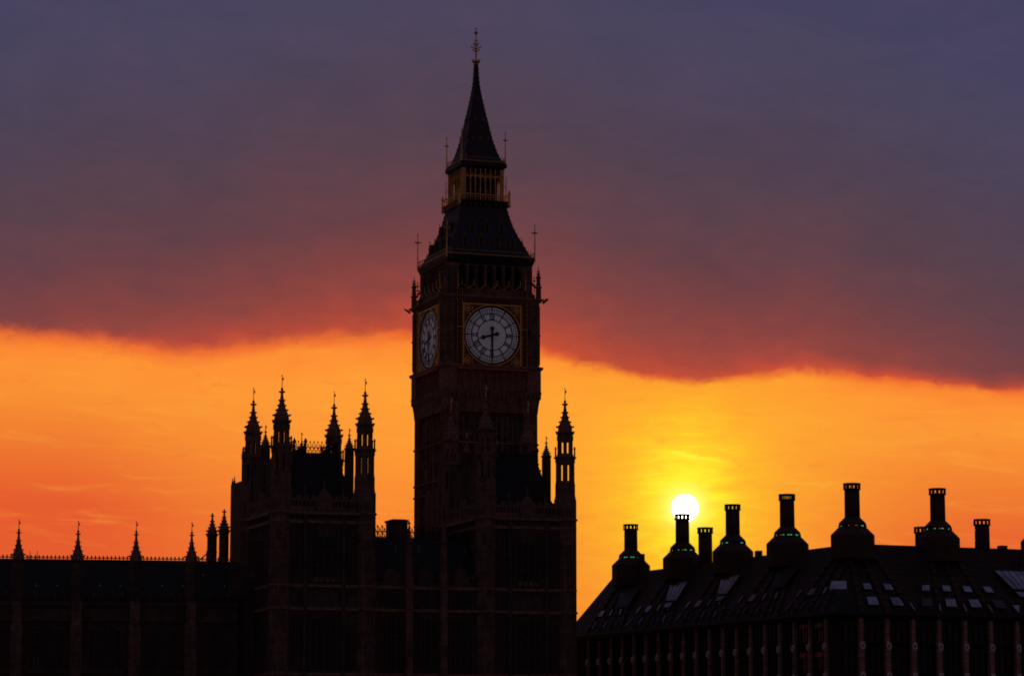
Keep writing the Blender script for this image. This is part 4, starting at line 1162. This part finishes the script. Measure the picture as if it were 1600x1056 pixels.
for base, mt in ((((1043, 941), (1060, 940), (1079, 910), (1051, 911.5)), GLASSB), (((1124, 931), (1139, 930), (1161, 900), (1131, 901.5)), GLASSB),
                 (((968, 950), (984, 949), (1003, 920), (973, 921)), GLASSD), (((1210, 920), (1228, 919), (1252, 888), (1218, 889.5)), GLASSD)):  # same skylights; their missing sky reflection is put into a darker glass
    skyl(base, 'L', mt, 3)
for base in (((1040, 951), (1049, 951), (1056, 943), (1043, 943.5)), ((1121, 941), (1130, 940.5), (1138, 933), (1124, 933))): skyl(base, 'L', GLASSB, 0)
skyl(((1581, 923), (1630, 926), (1612, 895), (1550, 893)), 'R', GLASSB, 5)
skyl(((1592, 935), (1630, 937), (1626, 928.5), (1583, 926)), 'R', GLASSB, 1)
# corner roof light
m = MB(); m.slab([(-.75, .55, zE+2.15), (.55, -.75, zE+2.15), (.75, -.35, zE+3.0), (-.35, .75, zE+3.0)], .05); m.build('roof_light', GLASSB, roof)
m = MB(); m.slab([(-1.0, .5, zE+.6), (.5, -1.0, zE+.6), (.6, -.75, zE+1.6), (-.75, .6, zE+1.6)], .05); w = m.build('roof_window', GLASSD, roof)
# piers with steel nodes, bays with windows
FH = O.z(1008, 0, 0)-O.z(1055, 0, 0)
zn = [O.z(1008.5, 3, 0)-FH*k for k in range(3)]
def pier(x, y, side):
    m = MB(); w = .26 if side == 'R' else .20
    if side == 'R':
        m.box(x-w, x+w, y-.45, y+.1, 0, zn[0]-.35); m.box(x-w*.85, x+w*.85, y-.38, y+.1, zn[0]+.35, zE-.7)
        m.box(x-w*.8, x+w*.8, y-.3, y+.1, zn[0]-.36, zn[0]+.36)
    else:
        m.box(y-.25, y+.1, x-w, x+w, 0, zn[0]-.35); m.box(y-.22, y+.1, x-w*.85, x+w*.85, zn[0]+.35, zE-.7)
        m.box(y-.18, y+.1, x-w*.8, x+w*.8, zn[0]-.36, zn[0]+.36)
    p_ = m.build('pier', SAND, office)
    off = 0 if side == 'R' else .2
    for z in zn[:2]:
        m = MB()
        m.vring(x, z, -.62+y+off, -.42+y+off, .31, .17, 10)
        m.box(x-.29, x+.29, y-.5+off, y-.40+off, z+.29, z+.38); m.box(x-.29, x+.29, y-.5+off, y-.40+off, z-.38, z-.29)
        if side == 'L': m.v = [(b_, a_, c_) for a_, b_, c_ in m.v]; m.f = [f[::-1] for f in m.f]
        m.build('node', STEEL, p_)
for x in colsR: pier(x, .0, 'R')
for y in colsL: pier(y, .0, 'L')
def bay(s_, d, side, k):
    hw_ = abs(d)*.5-.42
    for fl in range(2):
        z1 = (zE-1.0) if fl == 0 else zn[0]-.45; z0 = (zn[0]+.35) if fl == 0 else zn[1]+.35
        m = MB(); m.box(s_-hw_, s_+hw_, .10, .16, z0, z1)
        mf = MB()
        for i in range(4): x = s_-hw_+2*hw_*i/3; mf.box(x-.05, x+.05, -.02, .09, z0, z1)
        mf.box(s_-hw_, s_+hw_, -.0, .09, z0-.1, z0); mf.box(s_-hw_, s_+hw_, 0, .09, z1, z1+.1)
        mf.box(s_-hw_, s_+hw_, .02, .09, z0+(z1-z0)*.72, z0+(z1-z0)*.72+.08)
        red = (side == 'L' and k in (1, 4, 7) and True) or (side == 'R' and k == 99)
        if side == 'L':
            for q in (m, mf): q.v = [(b_, a_, c_) for a_, b_, c_ in q.v]; q.f = [f[::-1] for f in q.f]
        w = m.build('window', GLASSD, office); mf.build('frame', PANEL, w)
        if side == 'L' and k in (0, 1):
            mb = MB(); mb.box(.03, .08, s_-hw_*.6, s_+hw_*.6, z1-(z1-z0)*.3, z1-.1)
            for i in range(3): mb.box(.03, .08, s_-hw_*.5+i*hw_*.4, s_-hw_*.5+i*hw_*.4+.1, z0+.2, z1-(z1-z0)*.35)
            mb.build('blind', BLIND, w)
for i, (y, d) in enumerate(mids(colsL)): bay(y, d, 'L', i)
for i, (x, d) in enumerate(mids(colsR)): bay(x, d, 'R', i)
m = MB(); ym, xm = colsL[0], colsR[0]
for z0, z1 in ((zn[0]+.35, zE-1.1), (zn[1]+.35, zn[0]-.45)):
    for i in range(2):
        m.box(.5+i*(xm-1)/2, .5+(i+.8)*(xm-1)/2, .10, .16, z0, z1)
m.build('corner_window', GLASSD, office)

# ================================================================== trees behind, in the gap by the office block
def tree(px, py, Y, w, label):
    z = ZC + Y*tan(TILT-atan((py-528)/F)); x = xat(px, Y, z)
    t_ = thing('plane_tree', label, 'tree', (x, Y, 0))
    m = MB(); m.tube((0, 0, 0), (0, 0, z*.55), .45, .25, n=8)
    for i in range(7):
        a = i*.9; m.tube((0, 0, z*(.35+.03*i)), (w*.35*cos(a), w*.35*sin(a), z*(.62+.03*i)), .16, .05, n=5)
    m.build('trunk', BARK, t_)
    m = MB()
    rnd = random.Random(5)
    cl = [(rnd.uniform(-1, 1)*w*.36, rnd.uniform(-1, 1)*w*.36, z*.58+rnd.uniform(-1, 1)*z*.30, rnd.uniform(.17, .27)*w) for _ in range(46)]
    for cx, cy, cz, cr in cl:
        for _ in range(130):
            a, b, r = rnd.uniform(0, 2*pi), math.acos(rnd.uniform(-1, 1)), cr*rnd.uniform(.6, 1.05)
            p = (cx+r*sin(b)*cos(a), cy+r*sin(b)*sin(a), min(cz+r*cos(b), z)); s_ = .40
            u = [rnd.uniform(-s_, s_) for _ in range(3)]; v = [rnd.uniform(-s_, s_) for _ in range(3)]
            m.add([tuple(p[i]+u[i] for i in range(3)), tuple(p[i]+v[i] for i in range(3)), tuple(p[i]-u[i] for i in range(3)), tuple(p[i]-v[i] for i in range(3))], [(0, 1, 2, 3)])
    m.build('crown', LEAF, t_)
tree(899, 955.5, 400, 11, 'dark rounded tree crown in the gap between palace tower and office block')
